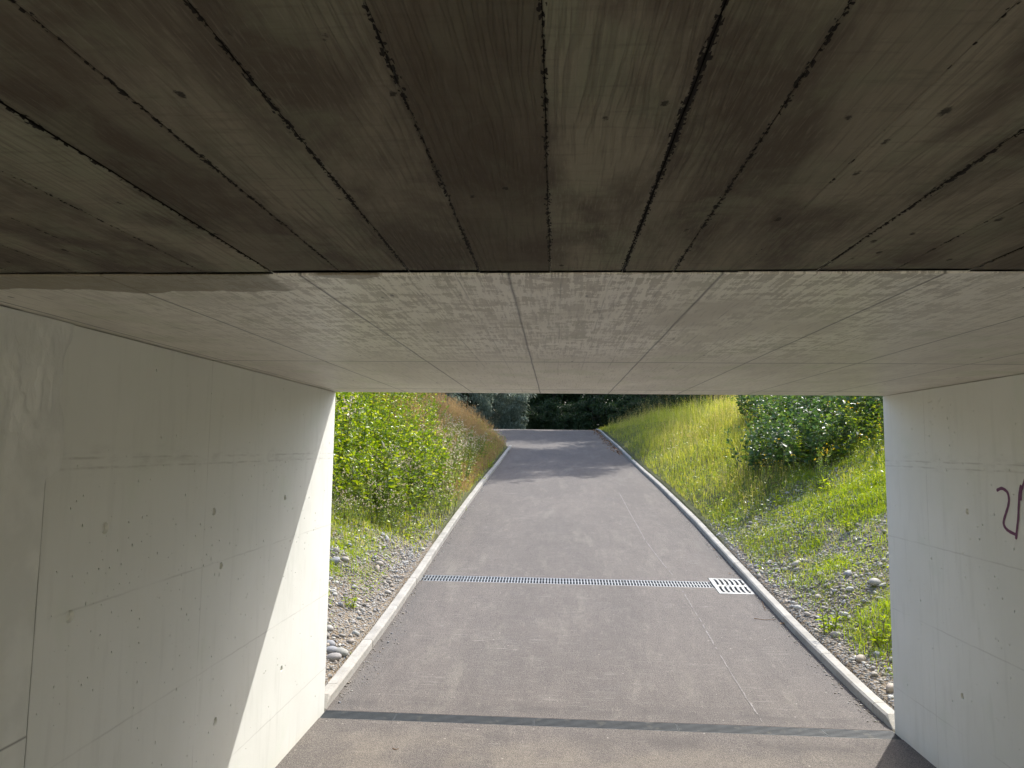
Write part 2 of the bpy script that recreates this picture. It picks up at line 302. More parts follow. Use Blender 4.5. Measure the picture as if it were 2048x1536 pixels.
xs = np.unique(np.concatenate([np.linspace(-150, -12, 30), np.linspace(-12, -3.6, 70), np.linspace(-3.6, XL-.125, 60), [XL-.115, XR+.115], np.linspace(XR+.125, 5.6, 80), np.linspace(5.6, 12, 50), np.linspace(12, 150, 30)]))
ys = np.unique(np.concatenate([np.linspace(-60, 4.5, 30), np.linspace(4.5, 14, 170), np.linspace(14, 45, 180), np.linspace(45, 240, 50)]))
V, F = grid(xs, ys, gz); tag(np_mesh('ground', V, F, M['soil'], smooth=True), kind='structure')
# road: two sheets (inside and outside), slots left open for the drains
def road_z(x, y): return zr(y)+(np.asarray(x)*0)
GA0, GA1 = 5.025, 5.165       # near channel drain
GB0, GB1 = 8.62, 8.86        # far channel drain
GX0, GX1, GG0, GG1 = 1.905, 2.325, 8.40, 9.02   # gully
def road_sheet(x0, x1, y0, y1, n=60):
    L = np.linspace(0, 1, 9); Y = np.linspace(y0, y1, n); V = []
    for t in L:
        xa = np.full(n, x0) if x0 > XL+.05 else np.minimum(left_edge(Y), x0); V.append(np.stack([xa+(x1-xa)*t, Y, zr(Y)], 1))
    V = np.concatenate(V); i = np.arange(9*n).reshape(9, n)
    return V, np.stack([i[:-1, :-1].ravel(), i[1:, :-1].ravel(), i[1:, 1:].ravel(), i[:-1, 1:].ravel()], 1)
Vs, Fs, o_ = [], [], 0
for a in ((XL-.02, XR+.02, -40, GA0), (XL, XR+.0, GA1, GG0-.0), (XL, GX0, GG0, GB0), (XL, GX0, GB1, GG1), (XL, XR, GG1, 75, 300)):
    n = a[4] if len(a) > 4 else 40; v, f = road_sheet(*a[:4], n); Vs.append(v); Fs.append(f+o_); o_ += len(v)
v, f = road_sheet(GX1, XR, GG0, GG1, 5); Vs.append(v); Fs.append(f+o_)
road = tag(np_mesh('road', np.concatenate(Vs), np.concatenate(Fs), M['asphalt'], smooth=True), kind='structure')

# ------------------------------------------------------------------ walls with real tie holes and pits
def cutters(bm, side, ties, pits):
    X = XL if side < 0 else XR
    for (y, z, r) in ties:
        g_ = bmesh.ops.create_cone(bm, cap_ends=True, segments=24, radius1=r*1.12, radius2=r*.72, depth=.022)['verts']
        for v in g_:      # cone axis along x, wide end at the face
            a, b, c = v.co; v.co = Vector((X+side*c, y+a, z+b))
    for (y, z, ry, rz) in pits:
        g_ = bmesh.ops.create_icosphere(bm, subdivisions=1, radius=1)['verts']; q = random.uniform(.7, 1.1)
        for v in g_: v.co = Vector((X+side*.001+v.co.x*.016*q, y+v.co.y*ry*random.uniform(.8, 1.2), z+v.co.z*rz*random.uniform(.8, 1.2)))
def pit_cloud(n, y0, y1, z0, z1, avoid, centers=None):
    out = []
    while len(out) < n:
        if centers and random.random() < .6:
            cy, cz, s = random.choice(centers); y = random.gauss(cy, s); z = random.gauss(cz, s)
        else: y = random.uniform(y0, y1); z = random.uniform(z0, z1)
        if not (y0+.02 < y < y1-.02 and z0+.02 < z < z1-.03): continue
        s = random.choice([.0016, .002, .0024, .0032, .0042]); 
        if any(abs(y-p[0]) < p[2]+.012 and abs(z-p[1]) < .03 for p in avoid+out): continue
        out.append((y, z, s, s*random.uniform(1, 2.1)))
    return out
def make_wall(name, side, y0, y1, ties, pits, mat):
    X = XL if side < 0 else XR; x1 = X+side*.45
    bm = bmesh.new(); box(bm, min(X, x1), max(X, x1), y0, y1, -.6, HC-.004)
    bmesh.ops.bevel(bm, geom=[e for e in bm.edges if abs(e.verts[0].co.x-X) < 1e-4 and abs(e.verts[1].co.x-X) < 1e-4 and abs(e.verts[0].co.y-y1) < 1e-4 and abs(e.verts[1].co.y-y1) < 1e-4], offset=.012, segments=2, affect='EDGES')
    o = bm_obj(name, bm, mat)
    if ties or pits:
        bm = bmesh.new(); cutters(bm, side, ties, pits); bmesh.ops.recalc_face_normals(bm, faces=bm.faces); cme = bpy.data.meshes.new('cut'); bm.to_mesh(cme); bm.free()
        co = bpy.data.objects.new('cut', cme); C.objects.link(co); md = o.modifiers.new('b', 'BOOLEAN'); md.object = co; md.operation = 'DIFFERENCE'; md.solver = 'EXACT'
        dg = bpy.context.evaluated_depsgraph_get(); me = bpy.data.meshes.new_from_object(o.evaluated_get(dg)); o.modifiers.clear(); o.data = me
        bpy.data.objects.remove(co); me.polygons.foreach_set('use_smooth', [False]*len(me.polygons))
    return o
tl = [(2.509, 1.610, .023), (2.349, 1.329, .024), (3.335, 1.597, .021), (3.436, 1.322, .020), (4.23, 1.603, .018), (3.455, .569, .022), (4.288, .568, .019)]
big = [(2.70, 1.772, .004, .009), (2.78, 1.775, .003, .006), (2.87, 1.83, .003, .006), (2.74, 1.625, .003, .008), (3.13, 1.80, .0035, .007), (3.16, 1.72, .003, .006), (2.62, 1.46, .003, .006), (2.58, 1.29, .003, .005), (3.08, 1.19, .004, .008), (3.33, 1.37, .004, .012), (3.42, 1.28, .0035, .013), (3.26, 1.35, .004, .008), (3.52, 1.42, .003, .01), (2.93, .68, .003, .01)]
pl = big+pit_cloud(420, 2.2, 5.1, .05, HC, tl+big, [(2.5, 1.2, .16), (2.6, 1.42, .2), (3.1, 1.32, .2), (3.6, 1.3, .3), (4.1, 1.72, .25), (3.3, .75, .35), (4.6, 1.35, .3)])
wl = make_wall('concrete_wall', -1, 2.189, YO, tl, pl, M['wallL'])
tag(wl, 'white smooth concrete wall left of the path, half in sunlight, with round tie holes', 'wall')
trr = [(4.163, 1.595, .019), (4.298, .537, .019)]
pr = pit_cloud(260, 2.9, 5.1, .05, HC, trr, [(4.4, 2.1, .15), (4.0, 1.7, .3), (3.9, 1.1, .3), (4.6, .8, .3)])
wr = make_wall('concrete_wall', 1, -1.0, YO, trr, pr, M['wallR'])
tag(wr, 'shaded pale concrete wall right of the path with a purple painted mark', 'wall')
V, F = grid(np.array([0.]), np.array([0., 1]), lambda a, b: a) if False else (None, None)
# rough plastered wall piece beside the left joint
yy_ = np.linspace(1.5, 2.183, 70); zz_ = np.linspace(-.6, HC-.004, 240); Yg, Zg = np.meshgrid(yy_, zz_, indexing='ij')
rough_amt = np.clip((Zg-1.72)*4, .12, 1)*np.clip((HC+.02-Zg)*6, .2, 1)
xo = XL+.004-rough_amt*.012*(vnoise(Yg, Zg*.5, 30, 4)+.6*vnoise(Yg, Zg*.6, 70, 5)-.7)
Yg = Yg-np.clip((Yg-2.1)*12, 0, 1)*(.001+.0055*vnoise(Zg, 0, 5, 66)*np.clip(1.9-Zg, .2, 1)); V = np.stack([xo.ravel(), Yg.ravel(), Zg.ravel()], 1); i = np.arange(V.shape[0]).reshape(Yg.shape)
F = np.stack([i[:-1, :-1].ravel(), i[:-1, 1:].ravel(), i[1:, 1:].ravel(), i[1:, :-1].ravel()], 1)[:, ::-1]
rp = empty('plastered_wall', (XL, 1, 0)); tag(rp, 'rough plastered wall piece at the far left, beyond the dark vertical joint', 'wall')
o = np_mesh('plaster_face', V-np.array([XL, 1, 0]), F, M['plaster'], rp, smooth=True)
bm = bmesh.new(); box(bm, -.45, -.02, -2.0, 1.178, -.6, HC-.004); box(bm, -.02, .0, -2.0, .5, -.6, HC-.004); bm_obj('wall_core', bm, M['plaster'], rp)
yy_ = np.linspace(2.02, 2.27, 60); zz_ = np.linspace(1.76, HC-.002, 120); Yg, Zg = np.meshgrid(yy_, zz_, indexing='ij')
ed_ = np.minimum((Yg-2.02)*3, (2.225+.05*vnoise(Zg, 0, 9, 61)-Yg))*.5; ed_ = np.minimum(ed_, (Zg-1.80-.05*vnoise(Yg, 0, 22, 62))*.3)
xo = XL-.0005+np.clip(ed_*.35, -.004, .0035)+.0022*(vnoise(Yg, Zg*.6, 60, 63)-.5)*np.clip(2.2-Zg, .15, 1)+.0022*(vnoise(Yg, Zg*.5, 24, 64)-.5)
V = np.stack([xo.ravel(), Yg.ravel(), Zg.ravel()], 1)-np.array([XL, 1, 0]); i = np.arange(V.shape[0]).reshape(Yg.shape)
np_mesh('mortar_smear', V, np.stack([i[:-1, :-1].ravel(), i[1:, :-1].ravel(), i[1:, 1:].ravel(), i[:-1, 1:].ravel()], 1), M['plaster'], rp, smooth=True)
bm = bmesh.new(); box(bm, XL-.43, XL-.010, 2.1785, 2.1885, -.6, HC-.01); tag(bm_obj('joint_seal', bm, M['filler']), 'dark vertical joint seal between plastered and smooth left wall', 'joint')

# ------------------------------------------------------------------ ceiling slabs
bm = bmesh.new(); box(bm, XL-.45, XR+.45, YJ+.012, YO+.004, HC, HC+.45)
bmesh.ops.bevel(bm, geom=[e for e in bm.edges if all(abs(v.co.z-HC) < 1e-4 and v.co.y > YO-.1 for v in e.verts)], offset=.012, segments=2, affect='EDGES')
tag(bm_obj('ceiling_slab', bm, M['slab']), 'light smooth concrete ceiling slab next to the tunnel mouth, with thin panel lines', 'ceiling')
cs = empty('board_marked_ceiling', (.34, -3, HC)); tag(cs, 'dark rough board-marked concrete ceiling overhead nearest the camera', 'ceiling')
seams = [XL-.4, -1.63, -1.47, -1.31, -1.155, -.995, -.836, -.672, -.508, -.344, -.179, -.015, .152, .266, .414, .588, .755, .92, 1.085, 1.25, 1.42, 1.585, 1.75, 1.92, 2.09, 2.26, XR+.4]
bm = bmesh.new(); tl_ = bm.verts.layers.float.new('tint'); te_ = bm.verts.layers.float.new('edge')
tints = {5: .8, 6: 1, 7: .55, 8: .8, 9: .75, 10: .35, 11: .95, 12: .8, 13: .75, 14: .95, 15: .9, 16: .7}
SS = {12: 1, 9: .8, 8: .7, 10: .75, 11: .6, 7: .6, 13: .65, 15: .75, 14: .35, 6: .55, 16: .55}
YN = np.concatenate([np.linspace(-1.0, .3, 12), np.linspace(.3, YJ, 170)[1:]])
for b in range(len(seams)-1):
    x0, x1 = seams[b], seams[b+1]; t = tints.get(b, random.uniform(.6, 1)); gap0 = gap1 = .0004; q0, q1 = SS.get(b, .45), SS.get(b+1, .45)
    cols = [0, .0035, .007, .012, .3, .5, .7]; wdt = x1-x0
    us = [0, .002, .005, .010, wdt*.35, wdt*.62, wdt-.010, wdt-.005, wdt-.002, wdt]; ev = [q0, .85*q0, .45*q0, 0, 0, 0, 0, .45*q1, .85*q1, q1]; prev = None
    dz = random.uniform(-.0012, .0012); ph = random.random()*50
    for yi, y in enumerate(YN):
        j0 = gap0*(.5+1.2*vnoise(y*1.0, b, 28, 6)); j1 = gap1*(.5+1.2*vnoise(y*1.0, b+9, 28, 6)); row = []
        yy = float(y) if yi < len(YN)-1 else None
        for u, e in zip(us, ev):
            xx = x0+u+(j0 if u == 0 else 0)-(j1 if u == wdt else 0)
            xx += .0028*(float(vnoise(y, (b if u < wdt/2 else b+1)*3.3, 9, 8))-.5)*(1 if (u == 0 or u == wdt) else .5)
            yv = yy if yy is not None else YJ-.024+.026*(float(vnoise(xx, 0, 1.6, 9))-.5)+.0025*(float(vnoise(xx, 0, 25, 9))-.5)
            v = bm.verts.new((xx-.34, yv+3, dz+(.0012 if u in (0, wdt) else 0))); v[tl_] = t; v[te_] = e; row.append(v)
        if prev:
            for q in range(len(us)-1): bm.faces.new((prev[q], row[q], row[q+1], prev[q+1]))
        prev = row
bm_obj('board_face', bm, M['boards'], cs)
bm = bmesh.new(); box(bm, XL-.79, XR+.11, 2.0, YJ+3-.052, .012, .45); bm_obj('slab_core', bm, M['filler'], cs)
# joint filler, coloured near-black so the lit gap stays dark
bm = bmesh.new(); box(bm, XL-.44, XR+.44, YJ-.05, YJ+.011, HC+.05, HC+.40); tag(bm_obj('joint_filler', bm, M['filler']), 'wavy black joint across the ceiling between dark and light slabs', 'joint')

# unseen wall and paving added behind the camera to bounce sunlight into the underpass
m = sh('pale_sandstone'); g = N(m); brk = g.new('TexBrick'); brk.inputs['Scale'].default_value = 1.4; g.put(brk.inputs['Vector'], g.co((1, 1, 1), rot=(math.radians(90), 0, 0)))
for i_, c_ in enumerate(((.78, .74, .60, 1), (.70, .66, .53, 1), (.5, .47, .38, 1))): brk.inputs[i_+1].default_value = c_
g.set(brk.outputs['Color'], .85, .2); M['sandstone'] = m
bm = bmesh.new(); box(bm, -9, 9.5, -5.2, -4.6, -.4, 4.6); tag(bm_obj('bounce_wall', bm, M['sandstone']), 'added pale sandstone wall, unseen, bouncing sunlight into the rear of the underpass', 'wall')
bm = bmesh.new(); box(bm, -9, 9.5, -4.6, -1.3, .2, .34)  # unseen pale paving, added to reflect sunlight inward
m = sh('pale_paving'); g = N(m); g.set(g.mix(g.noise(6, 4), (.46, .42, .35), (.56, .52, .43)), .85, .2)
for v in bm.verts: v.co.z += float(zr(v.co.y))-.30
tag(bm_obj('bounce_paving', bm, m), kind='structure')
# ------------------------------------------------------------------ painted mark on the right wall (flat paint film)
def px_on_wall(x, y, X):
    d = fw+rt*(x-1024)/1391.6-up*(y-768)/1391.6; d = d*(X/d.x); return d.y, d.z+CZ
def stroke(bm, pts, w0):
    P = []
    n = len(pts)
    for k in range(n-1):     # Catmull-Rom
        p0, p1, p2, p3 = [Vector(pts[min(max(k+q, 0), n-1)]) for q in (-1, 0, 1, 2)]
        for s in range(10):
            t = s/10; P.append(.5*((2*p1)+(p2-p0)*t+(2*p0-5*p1+4*p2-p3)*t*t+(3*p1-p0-3*p2+p3)*t**3))
    P.append(Vector(pts[-1])); n = len(P); a = []
    for k, p in enumerate(P):
        tn = (P[min(k+1, n-1)]-P[max(k-1, 0)]).normalized(); nn = Vector((-tn.y, tn.x)); ww = w0*(.92+.16*math.sin(k*.7)*.3); a.append((p+nn*ww, p-nn*ww))
    def vv(q): return bm.verts.new((XR-.0015, q.x, q.y))
    rows = [(vv(l), vv(r)) for l, r in a]
    for r0_, r1_ in zip(rows, rows[1:]): bm.faces.new((r0_[0], r0_[1], r1_[1], r1_[0]))
    for e, dirn in ((0, -1), (-1, 1)):
        c = P[e]; tn = (P[1]-P[0]).normalized()*-1 if e == 0 else (P[-1]-P[-2]).normalized(); nn = Vector((-tn.y, tn.x))
        fan = [vv(c+(nn*math.cos(q)+tn*math.sin(q))*w0) for q in np.linspace(0, math.pi, 9)]; bm.faces.new(fan)
def W(pts): return [px_on_wall(1960+a/7.68, 920+b/7.68, XR) for a, b in pts]
bm = bmesh.new()
stroke(bm, W([(272, 462), (330, 436), (385, 458), (430, 510), (448, 610), (435, 710), (402, 820), (370, 930), (372, 1000), (410, 1060), (470, 1105), (560, 1148)]), .0092)
n0 = len(bm.verts)
stroke(bm, W([(632, 405), (612, 520), (600, 720), (592, 900), (574, 1060), (560, 1195)]), .0088)
for v in list(bm.verts)[n0:]: v.co.x -= .0006
n1 = len(bm.verts)
stroke(bm, W([(700, 300), (660, 420), (640, 490), (634, 600)]), .0085)
for v in list(bm.verts)[n1:]: v.co.x -= .0012
gr_ = tag(bm_obj('graffiti', bm, M['paint']), 'purple painted squiggle and upright stroke on the right wall', 'graffiti')
# scuff line on the asphalt
def px_on_road(x, y):
    d = fw+rt*(x-1024)/1391.6-up*(y-768)/1391.6; lo, hi = 2., 60.
    for _ in range(50):
        mid = (lo+hi)/2; s = mid/d.y
        if CZ+d.z*s > zr(mid): lo = mid
        else: hi = mid
    return d.x*lo/d.y, lo
def road_ribbon(pts, wd, name='scuff_line', zoff=.003):
    P = [Vector(px_on_road(*p)) for p in pts]; bm = bmesh.new(); Q = []
    for a, b in zip(P, P[1:]):
        n = max(2, int((b-a).length/.06)); Q += [a.lerp(b, t/n) for t in range(n)]
    Q.append(P[-1]); prev = None
    for k, q in enumerate(Q):
        tn = (Q[min(k+1, len(Q)-1)]-Q[max(k-1, 0)]).normalized(); nn = Vector((-tn.y, tn.x)); ww = wd*random.uniform(.3, 1); j = random.gauss(0, wd*.25)
        r = [bm.verts.new(((q+nn*(j+s*ww)).x, (q+nn*(j+s*ww)).y, float(zr(q.y))+zoff)) for s in (-1, 1)]
        if prev and random.random() < .9: bm.faces.new((prev[0], prev[1], r[1], r[0]))
        prev = r
    return bm_obj(name, bm, M['scuff'], road)
road_ribbon([(1238, 985), (1262, 1030), (1290, 1080), (1320, 1120), (1345, 1150)], .008)
road_ribbon([(1365, 1182), (1400, 1240), (1440, 1310), (1480, 1375), (1530, 1452)], .007)
# ------------------------------------------------------------------ drains
def slot_grate(name, x0, x1, y0, y1, kind, parent=None):
    """frame bars and cross bars as one mesh, following the road slope"""
    bm = bmesh.new(); t = .012
    def bx(a, b, c, d, e=.018): 
        g_ = box(bm, a, b, c, d, -e, 0)
    if kind == 'bars':      # longitudinal bars
        n = 7; wy = y1-y0
        for k in range(n): c = y0+wy*(k+.5)/n; bx(x0+.003, x1-.003, c-wy/n*.2, c+wy/n*.2)
        for k in range(int((x1-x0)/.09)+1):
            c = x0+.006+k*.09
            if c < x1-.004: g_ = box(bm, c-.004, c+.004, y0+.003, y1-.003, -.034, -.022)
        for c in (x0+.004, x1-.004): box(bm, c-.002, c+.002, y0+.002, y1-.002, -.024, -.0015)
    else:                   # two rows of short slots
        wy = y1-y0
        for a, b in ((0, .07), (.47, .53), (.93, 1)): bx(x0+.002, x1-.002, y0+wy*a, y0+wy*b)
        k = x0+.006
        n = int((x1-x0)/.036); st = (x1-x0)/n
        for k in range(n+1):
            c = x0+k*st; a, b = max(c-st*.2, x0+.002), min(c+st*.2, x1-.002); 
            if b > a:
                box(bm, a, b, y0+wy*.07, y0+wy*.47, -.0185, -.0004); box(bm, a, b, y0+wy*.53, y0+wy*.93, -.0185, -.0004)
    for v in bm.verts: v.co.z += float(zr(v.co.y))-.001
    o = bm_obj(name, bm, M['iron' if kind == 'bars' else 'galv']); return o
lab = ['dark bar grating at the left wall, first of the near drain channel', 'dark bar grating second from the left wall in the near drain channel', 'dark bar grating in the middle of the near drain channel', 'dark bar grating second from the right wall in the near drain channel', 'dark bar grating at the right wall, last of the near drain channel']
xa = [XL, -1.13, -.14, .86, 1.86, XR]
for k in range(5): tag(slot_grate('drain_grating', xa[k], xa[k+1], GA0, GA1, 'bars'), lab[k], 'drain grating', 'bar gratings of the near drain channel')
xb = [XL+.01, -1.155, -.155, .845, GX0-.012]
lab = ['silver slotted grating at the left kerb, first of the far drain channel', 'silver slotted grating left of the middle of the far drain channel', 'silver slotted grating right of the middle of the far drain channel', 'silver slotted grating joining the square gully grate in the far drain channel']
for k in range(4): tag(slot_grate('slotted_grating', xb[k], xb[k+1], GB0, GB1, 'slots'), lab[k], 'drain grating', 'slotted gratings of the far drain channel')
def trough(name, x0, x1, y0, y1, lb):
    bm = bmesh.new(); z = float(zr((y0+y1)/2))
    box(bm, x0, x1, y0-.02, y0, z-.14, float(zr(y0-.02))-.006); box(bm, x0, x1, y1, y1+.02, z-.14, float(zr(y1))-.006); box(bm, x0, x1, y0, y1, z-.16, z-.14)
    for s, (a, b) in ((0, (y0-.001, y0+.0035)), (1, (y1-.0035, y1+.001))): pass
    tag(bm_obj(name, bm, M['pit']), lb, 'drain')
trough('drain_channel', XL, XR, GA0, GA1, 'dark channel under the near bar gratings at the tunnel mouth')
trough('drain_channel', XL, GX0, GB0, GB1, 'dark channel under the far slotted gratings across the ramp')
trough('gully_pot', GX0, GX1, GG0, GG1, 'dark pit under the white gully grate by the right kerb')
# gully grate with two rows of six curved slots: plate built as a grid with the slot cells left out
def gully():
    nx, ny = 84, 66; X = np.linspace(GX0+.008, GX1-.004, nx+1); Y = np.linspace(GG0+.003, GG1-.014, ny+1); bm = bmesh.new(); vs = {}
    wx, wy = X[-1]-X[0], Y[-1]-Y[0]
    def slot(u, v):
        for r, (v0, v1, sg) in enumerate(((.07, .45, 1), (.56, .93, -1))):
            if v0 < v < v1:
                q = (v-v0)/(v1-v0); bend = sg*(q-.5)**2*.10
                for k in range(6):
                    c = .11+k*.145+(.03 if r == 0 else .06)+bend
                    if abs(u-c) < .036: return True
        return abs(v-.505) < .014 and .33 < u < .5
    def vt(i, j, z):
        if (i, j, z) not in vs: vs[i, j, z] = bm.verts.new((X[i], Y[j], float(zr(Y[j]))+.002+z))
        return vs[i, j, z]
    S = [[slot((i+.5)/nx, (j+.5)/ny) for j in range(ny)] for i in range(nx)]
    for i in range(nx):
        for j in range(ny):
            if S[i][j]: continue
            bm.faces.new([vt(a, b, 0) for a, b in ((i, j), (i+1, j), (i+1, j+1), (i, j+1))])
            for (di, dj, e) in ((-1, 0, ((i, j+1), (i, j))), (1, 0, ((i+1, j), (i+1, j+1))), (0, -1, ((i, j), (i+1, j))), (0, 1, ((i+1, j+1), (i, j+1)))):
                a, b = i+di, j+dj
                if a < 0 or b < 0 or a >= nx or b >= ny or S[a][b]: bm.faces.new([vt(*e[0], 0), vt(*e[0], -.03), vt(*e[1], -.03), vt(*e[1], 0)])
    return bm_obj('gully_grate', bm, M['gully'])
tag(gully(), 'square white gully grate with curved slots beside the right kerb', 'drain grate')

# ------------------------------------------------------------------ kerbs
def kerb_stone(side, y0, y1, end=False):
    bm = bmesh.new(); h, wd = .075, .095; g0 = .0025; n = 6; rows = []
    ys_ = np.linspace(y0+g0, y1-g0, n+1); j = random.uniform(-.003, .003)
    for q, y in enumerate(ys_):
        hh = h; e = random.uniform(-.0015, .0015)
        if end: hh = h*min(1, .12+q/2.2)
        xi = 0+j; c = .014 if hh > .05 else .004
        prof = [(xi, -.10), (xi, hh-c), (xi+c, hh), (xi+wd-.008, hh+e), (xi+wd, hh-.008), (xi+wd, -.10)]
        X = XL if side < 0 else XR
        rows.append([bm.verts.new((X+side*(p-.001), float(y), float(zr(y))+z)) for p, z in prof])
    for a, b in zip(rows, rows[1:]):
        for k in range(5): bm.faces.new((a[k], a[k+1], b[k+1], b[k]) if side > 0 else (a[k], b[k], b[k+1], a[k+1]))
    bm.faces.new(rows[0]); bm.faces.new(rows[-1][::-1]); bmesh.ops.recalc_face_normals(bm, faces=bm.faces)
    o = bm_obj('kerb_stone', bm, M['kerb']); o.data.transform(Matrix.Translation((0, -y0, -float(zr(y0))))); o.location = (0, y0, float(zr(y0))); return o
y = YO+.02; k = 0
for side, yend, nm in ((-1, 25.6, 'left'), (1, 43, 'right')):
    y = YO+.02; k = 0
    while y < yend:
        L = .3 if k == 0 else 1.0; o = kerb_stone(side, y, y+L, k == 0)
        if k == 0: tag(o, f'short sloping end kerb stone against the {nm} tunnel wall', 'kerb stone', f'kerb stones along the {nm} side of the path')
        elif side > 0 and abs(y-8.6) < .5: tag(o, 'pale kerb stone beside the white gully grate', 'kerb stone', 'kerb stones along the right side of the path')
        else: tag(o, f'pale kerb stone along the {nm} side', 'kerb stone', f'kerb stones along the {nm} side of the path')
        if k and 'gully' not in o['label']: o['label'] += ', before the far drain' if y < 8 else ', past the far drain' if y < 12 else ', before the tree shade' if y < 16.5 else ', in dappled shade' if y < 27 else ', near the crest'
        y += L; k += 1

# ------------------------------------------------------------------ foliage builders
def unit(v): return v/np.maximum(np.linalg.norm(v, axis=-1, keepdims=True), 1e-9)
def leaf_arrays(P, D, L, Wd, droop=.25, fold=.25):
    """folded two-triangle-pair leaves from base points P along D"""
    n = len(P); r = unit(rng.normal(size=(n, 3))*np.array([1, 1, .35])); S = unit(np.cross(D, np.array([0, 0, 1.])+r*.9)); Nn = unit(np.cross(S, D))
    L = np.broadcast_to(np.asarray(L, float), (n,))[:, None]; Wd = np.broadcast_to(np.asarray(Wd, float), (n,))[:, None]
    mid = P+D*L*.42; tip = P+D*L-np.array([0, 0, 1.])*L*droop*rng.random((n, 1)); V = np.empty((n, 4, 3))
    V[:, 0] = P; V[:, 1] = mid+S*Wd/2+Nn*Wd*fold; V[:, 2] = tip; V[:, 3] = mid-S*Wd/2+Nn*Wd*fold
    i = np.arange(n)[:, None]*4; F = np.concatenate([i+[0, 1, 2], i+[0, 2, 3]]); return V.reshape(-1, 3), F
def tubes(paths, radii, seg=4):
    """list of (k,3) paths -> verts, faces"""
    Vs, Fs, o = [], [], 0
    ang = np.linspace(0, 2*np.pi, seg, endpoint=False)
    for P, R in zip(paths, radii):
        P = np.asarray(P, float); T = unit(np.gradient(P, axis=0)); A = unit(np.cross(T, np.array([.31, .95, .05]))); B = np.cross(T, A)
        R = np.linspace(R[0], R[1], len(P))[:, None, None]
        ring = P[:, None]+R*(A[:, None]*np.cos(ang)[None, :, None]+B[:, None]*np.sin(ang)[None, :, None]); Vs.append(ring.reshape(-1, 3))
        k = len(P); i = np.arange(k*seg).reshape(k, seg)+o; j = np.roll(i, -1, 1); Fs.append(np.stack([i[:-1].ravel(), j[:-1].ravel(), j[1:].ravel(), i[1:].ravel()], 1)); o += k*seg
    return np.concatenate(Vs), np.concatenate(Fs)
def copy_tree(o, parent=None):
    c = o.copy(); C.objects.link(c); c.parent = parent
    for ch in o.children: copy_tree(ch, c)
    return c
def plant(name, nst, rad, h, leafmat, leafL, leafW, per, heads=None, nh=0, hs=.012, lean=.25, stemmat='stem', bushy=0.):
    root = empty(name); paths = []; P, D, L = [], [], []; HP = []
    for s in range(nst):
        a = rng.random()*6.283; r = rad*math.sqrt(rng.random()); b = np.array([math.cos(a)*r, math.sin(a)*r, -.05]); hh = h*rng.uniform(.6, 1.05)
        ln = np.array([math.cos(a), math.sin(a), 0])*lean*(.4+r/rad)*rng.uniform(.2, 1.2)+rng.normal(size=3)*np.array([.1, .1, 0])
        t = np.linspace(0, 1, 6)[:, None]; path = b+np.array([0, 0, 1.])*t*hh+ln*t**1.7*hh; paths.append(path)
        n = int(per*rng.uniform(.8, 1.2)); tt = rng.uniform(.12, 1, n)**.75; base = np.stack([np.interp(tt, t[:, 0], path[:, c]) for c in range(3)], 1)
        az = rng.random(n)*6.283; el = rng.uniform(-.1, .9, n)+(tt > .9)*.3; d = np.stack([np.cos(az)*np.cos(el), np.sin(az)*np.cos(el), np.sin(el)], 1)
        base = base+d*rng.random((n, 1))*bushy; P.append(base); D.append(d); L.append(leafL*rng.uniform(.55, 1.2, n)*(1.15-.5*tt))
        if nh:
            top = path[-1]; q = rng.normal(size=(nh, 3))*np.array([.07, .07, .06])*h+top; HP.append(q)
    P, D, L = np.concatenate(P), unit(np.concatenate(D)), np.concatenate(L)
    LV, LF = V, F = leaf_arrays(P, D, L, L*leafW/leafL); fo = np_mesh('foliage', V, F, leafmat, root)
    V, F = tubes(paths, [(.006, .002)]*len(paths), 4); np_mesh('stem', V, F, M[stemmat], root, smooth=True)
    if nh:
        q = np.concatenate(HP); q = np.repeat(q, 5, 0); d = unit(rng.normal(size=q.shape)); V2, F2 = leaf_arrays(q, d, hs*1.6, hs, 0, .1); bpy.data.objects.remove(fo); fo = np_mesh('foliage', np.concatenate([LV, V2]), np.concatenate([LF, F2+len(LV)]), leafmat, root); fo.data.materials.append(M[heads]); mi = np.zeros(len(LF)+len(F2), np.int32); mi[len(LF):] = 1; fo.data.polygons.foreach_set('material_index', mi)
    return root
def off(x, y): return np.maximum(left_edge(y)-.12-x, x-XR-.12)
def spot(x, y):
    o_ = float(off(x, y)); a = 'nearest the tunnel' if y < 10.6 else 'behind the front' if y < 12.6 else 'midway along' if y < 15.5 else 'farther along' if y < 18.5 else 'before the shade'
    return ('by the kerb' if o_ < 1.0 else 'low down' if o_ < 1.9 else 'midway up' if o_ < 3 else 'high up')+', '+a
def scatter(protos, spots, labels, cat, group, tilt=.06, smin=.8, smax=1.2):
    used = set()
    for k, (x, y, s) in enumerate(spots):
        p = protos[k % len(protos)]
        o = p if id(p) not in used else copy_tree(p); used.add(id(p))
        o.location = (x, y, float(gz(x, y))-.02); o.rotation_euler = (random.gauss(0, tilt), random.gauss(0, tilt), random.random()*6.28)
        o.scale = (s, s, s*random.uniform(.9, 1.1)); tag(o, labels+(' small,' if s < .9 else ' tall,' if s > 1.08 else '')+' '+spot(x, y), cat, group)
def jitter(x0, x1, y0, y1, step, cond):
    out = []
    y = y0
    while y < y1:
        x = x0
        while x < x1:
            a, b = x+random.uniform(-.45, .45)*step, y+random.uniform(-.45, .45)*step
            if cond(a, b): out.append((a, b))
            x += step
        y += step
    return out
def in_view(x, y): return -.41 < x/y < .55

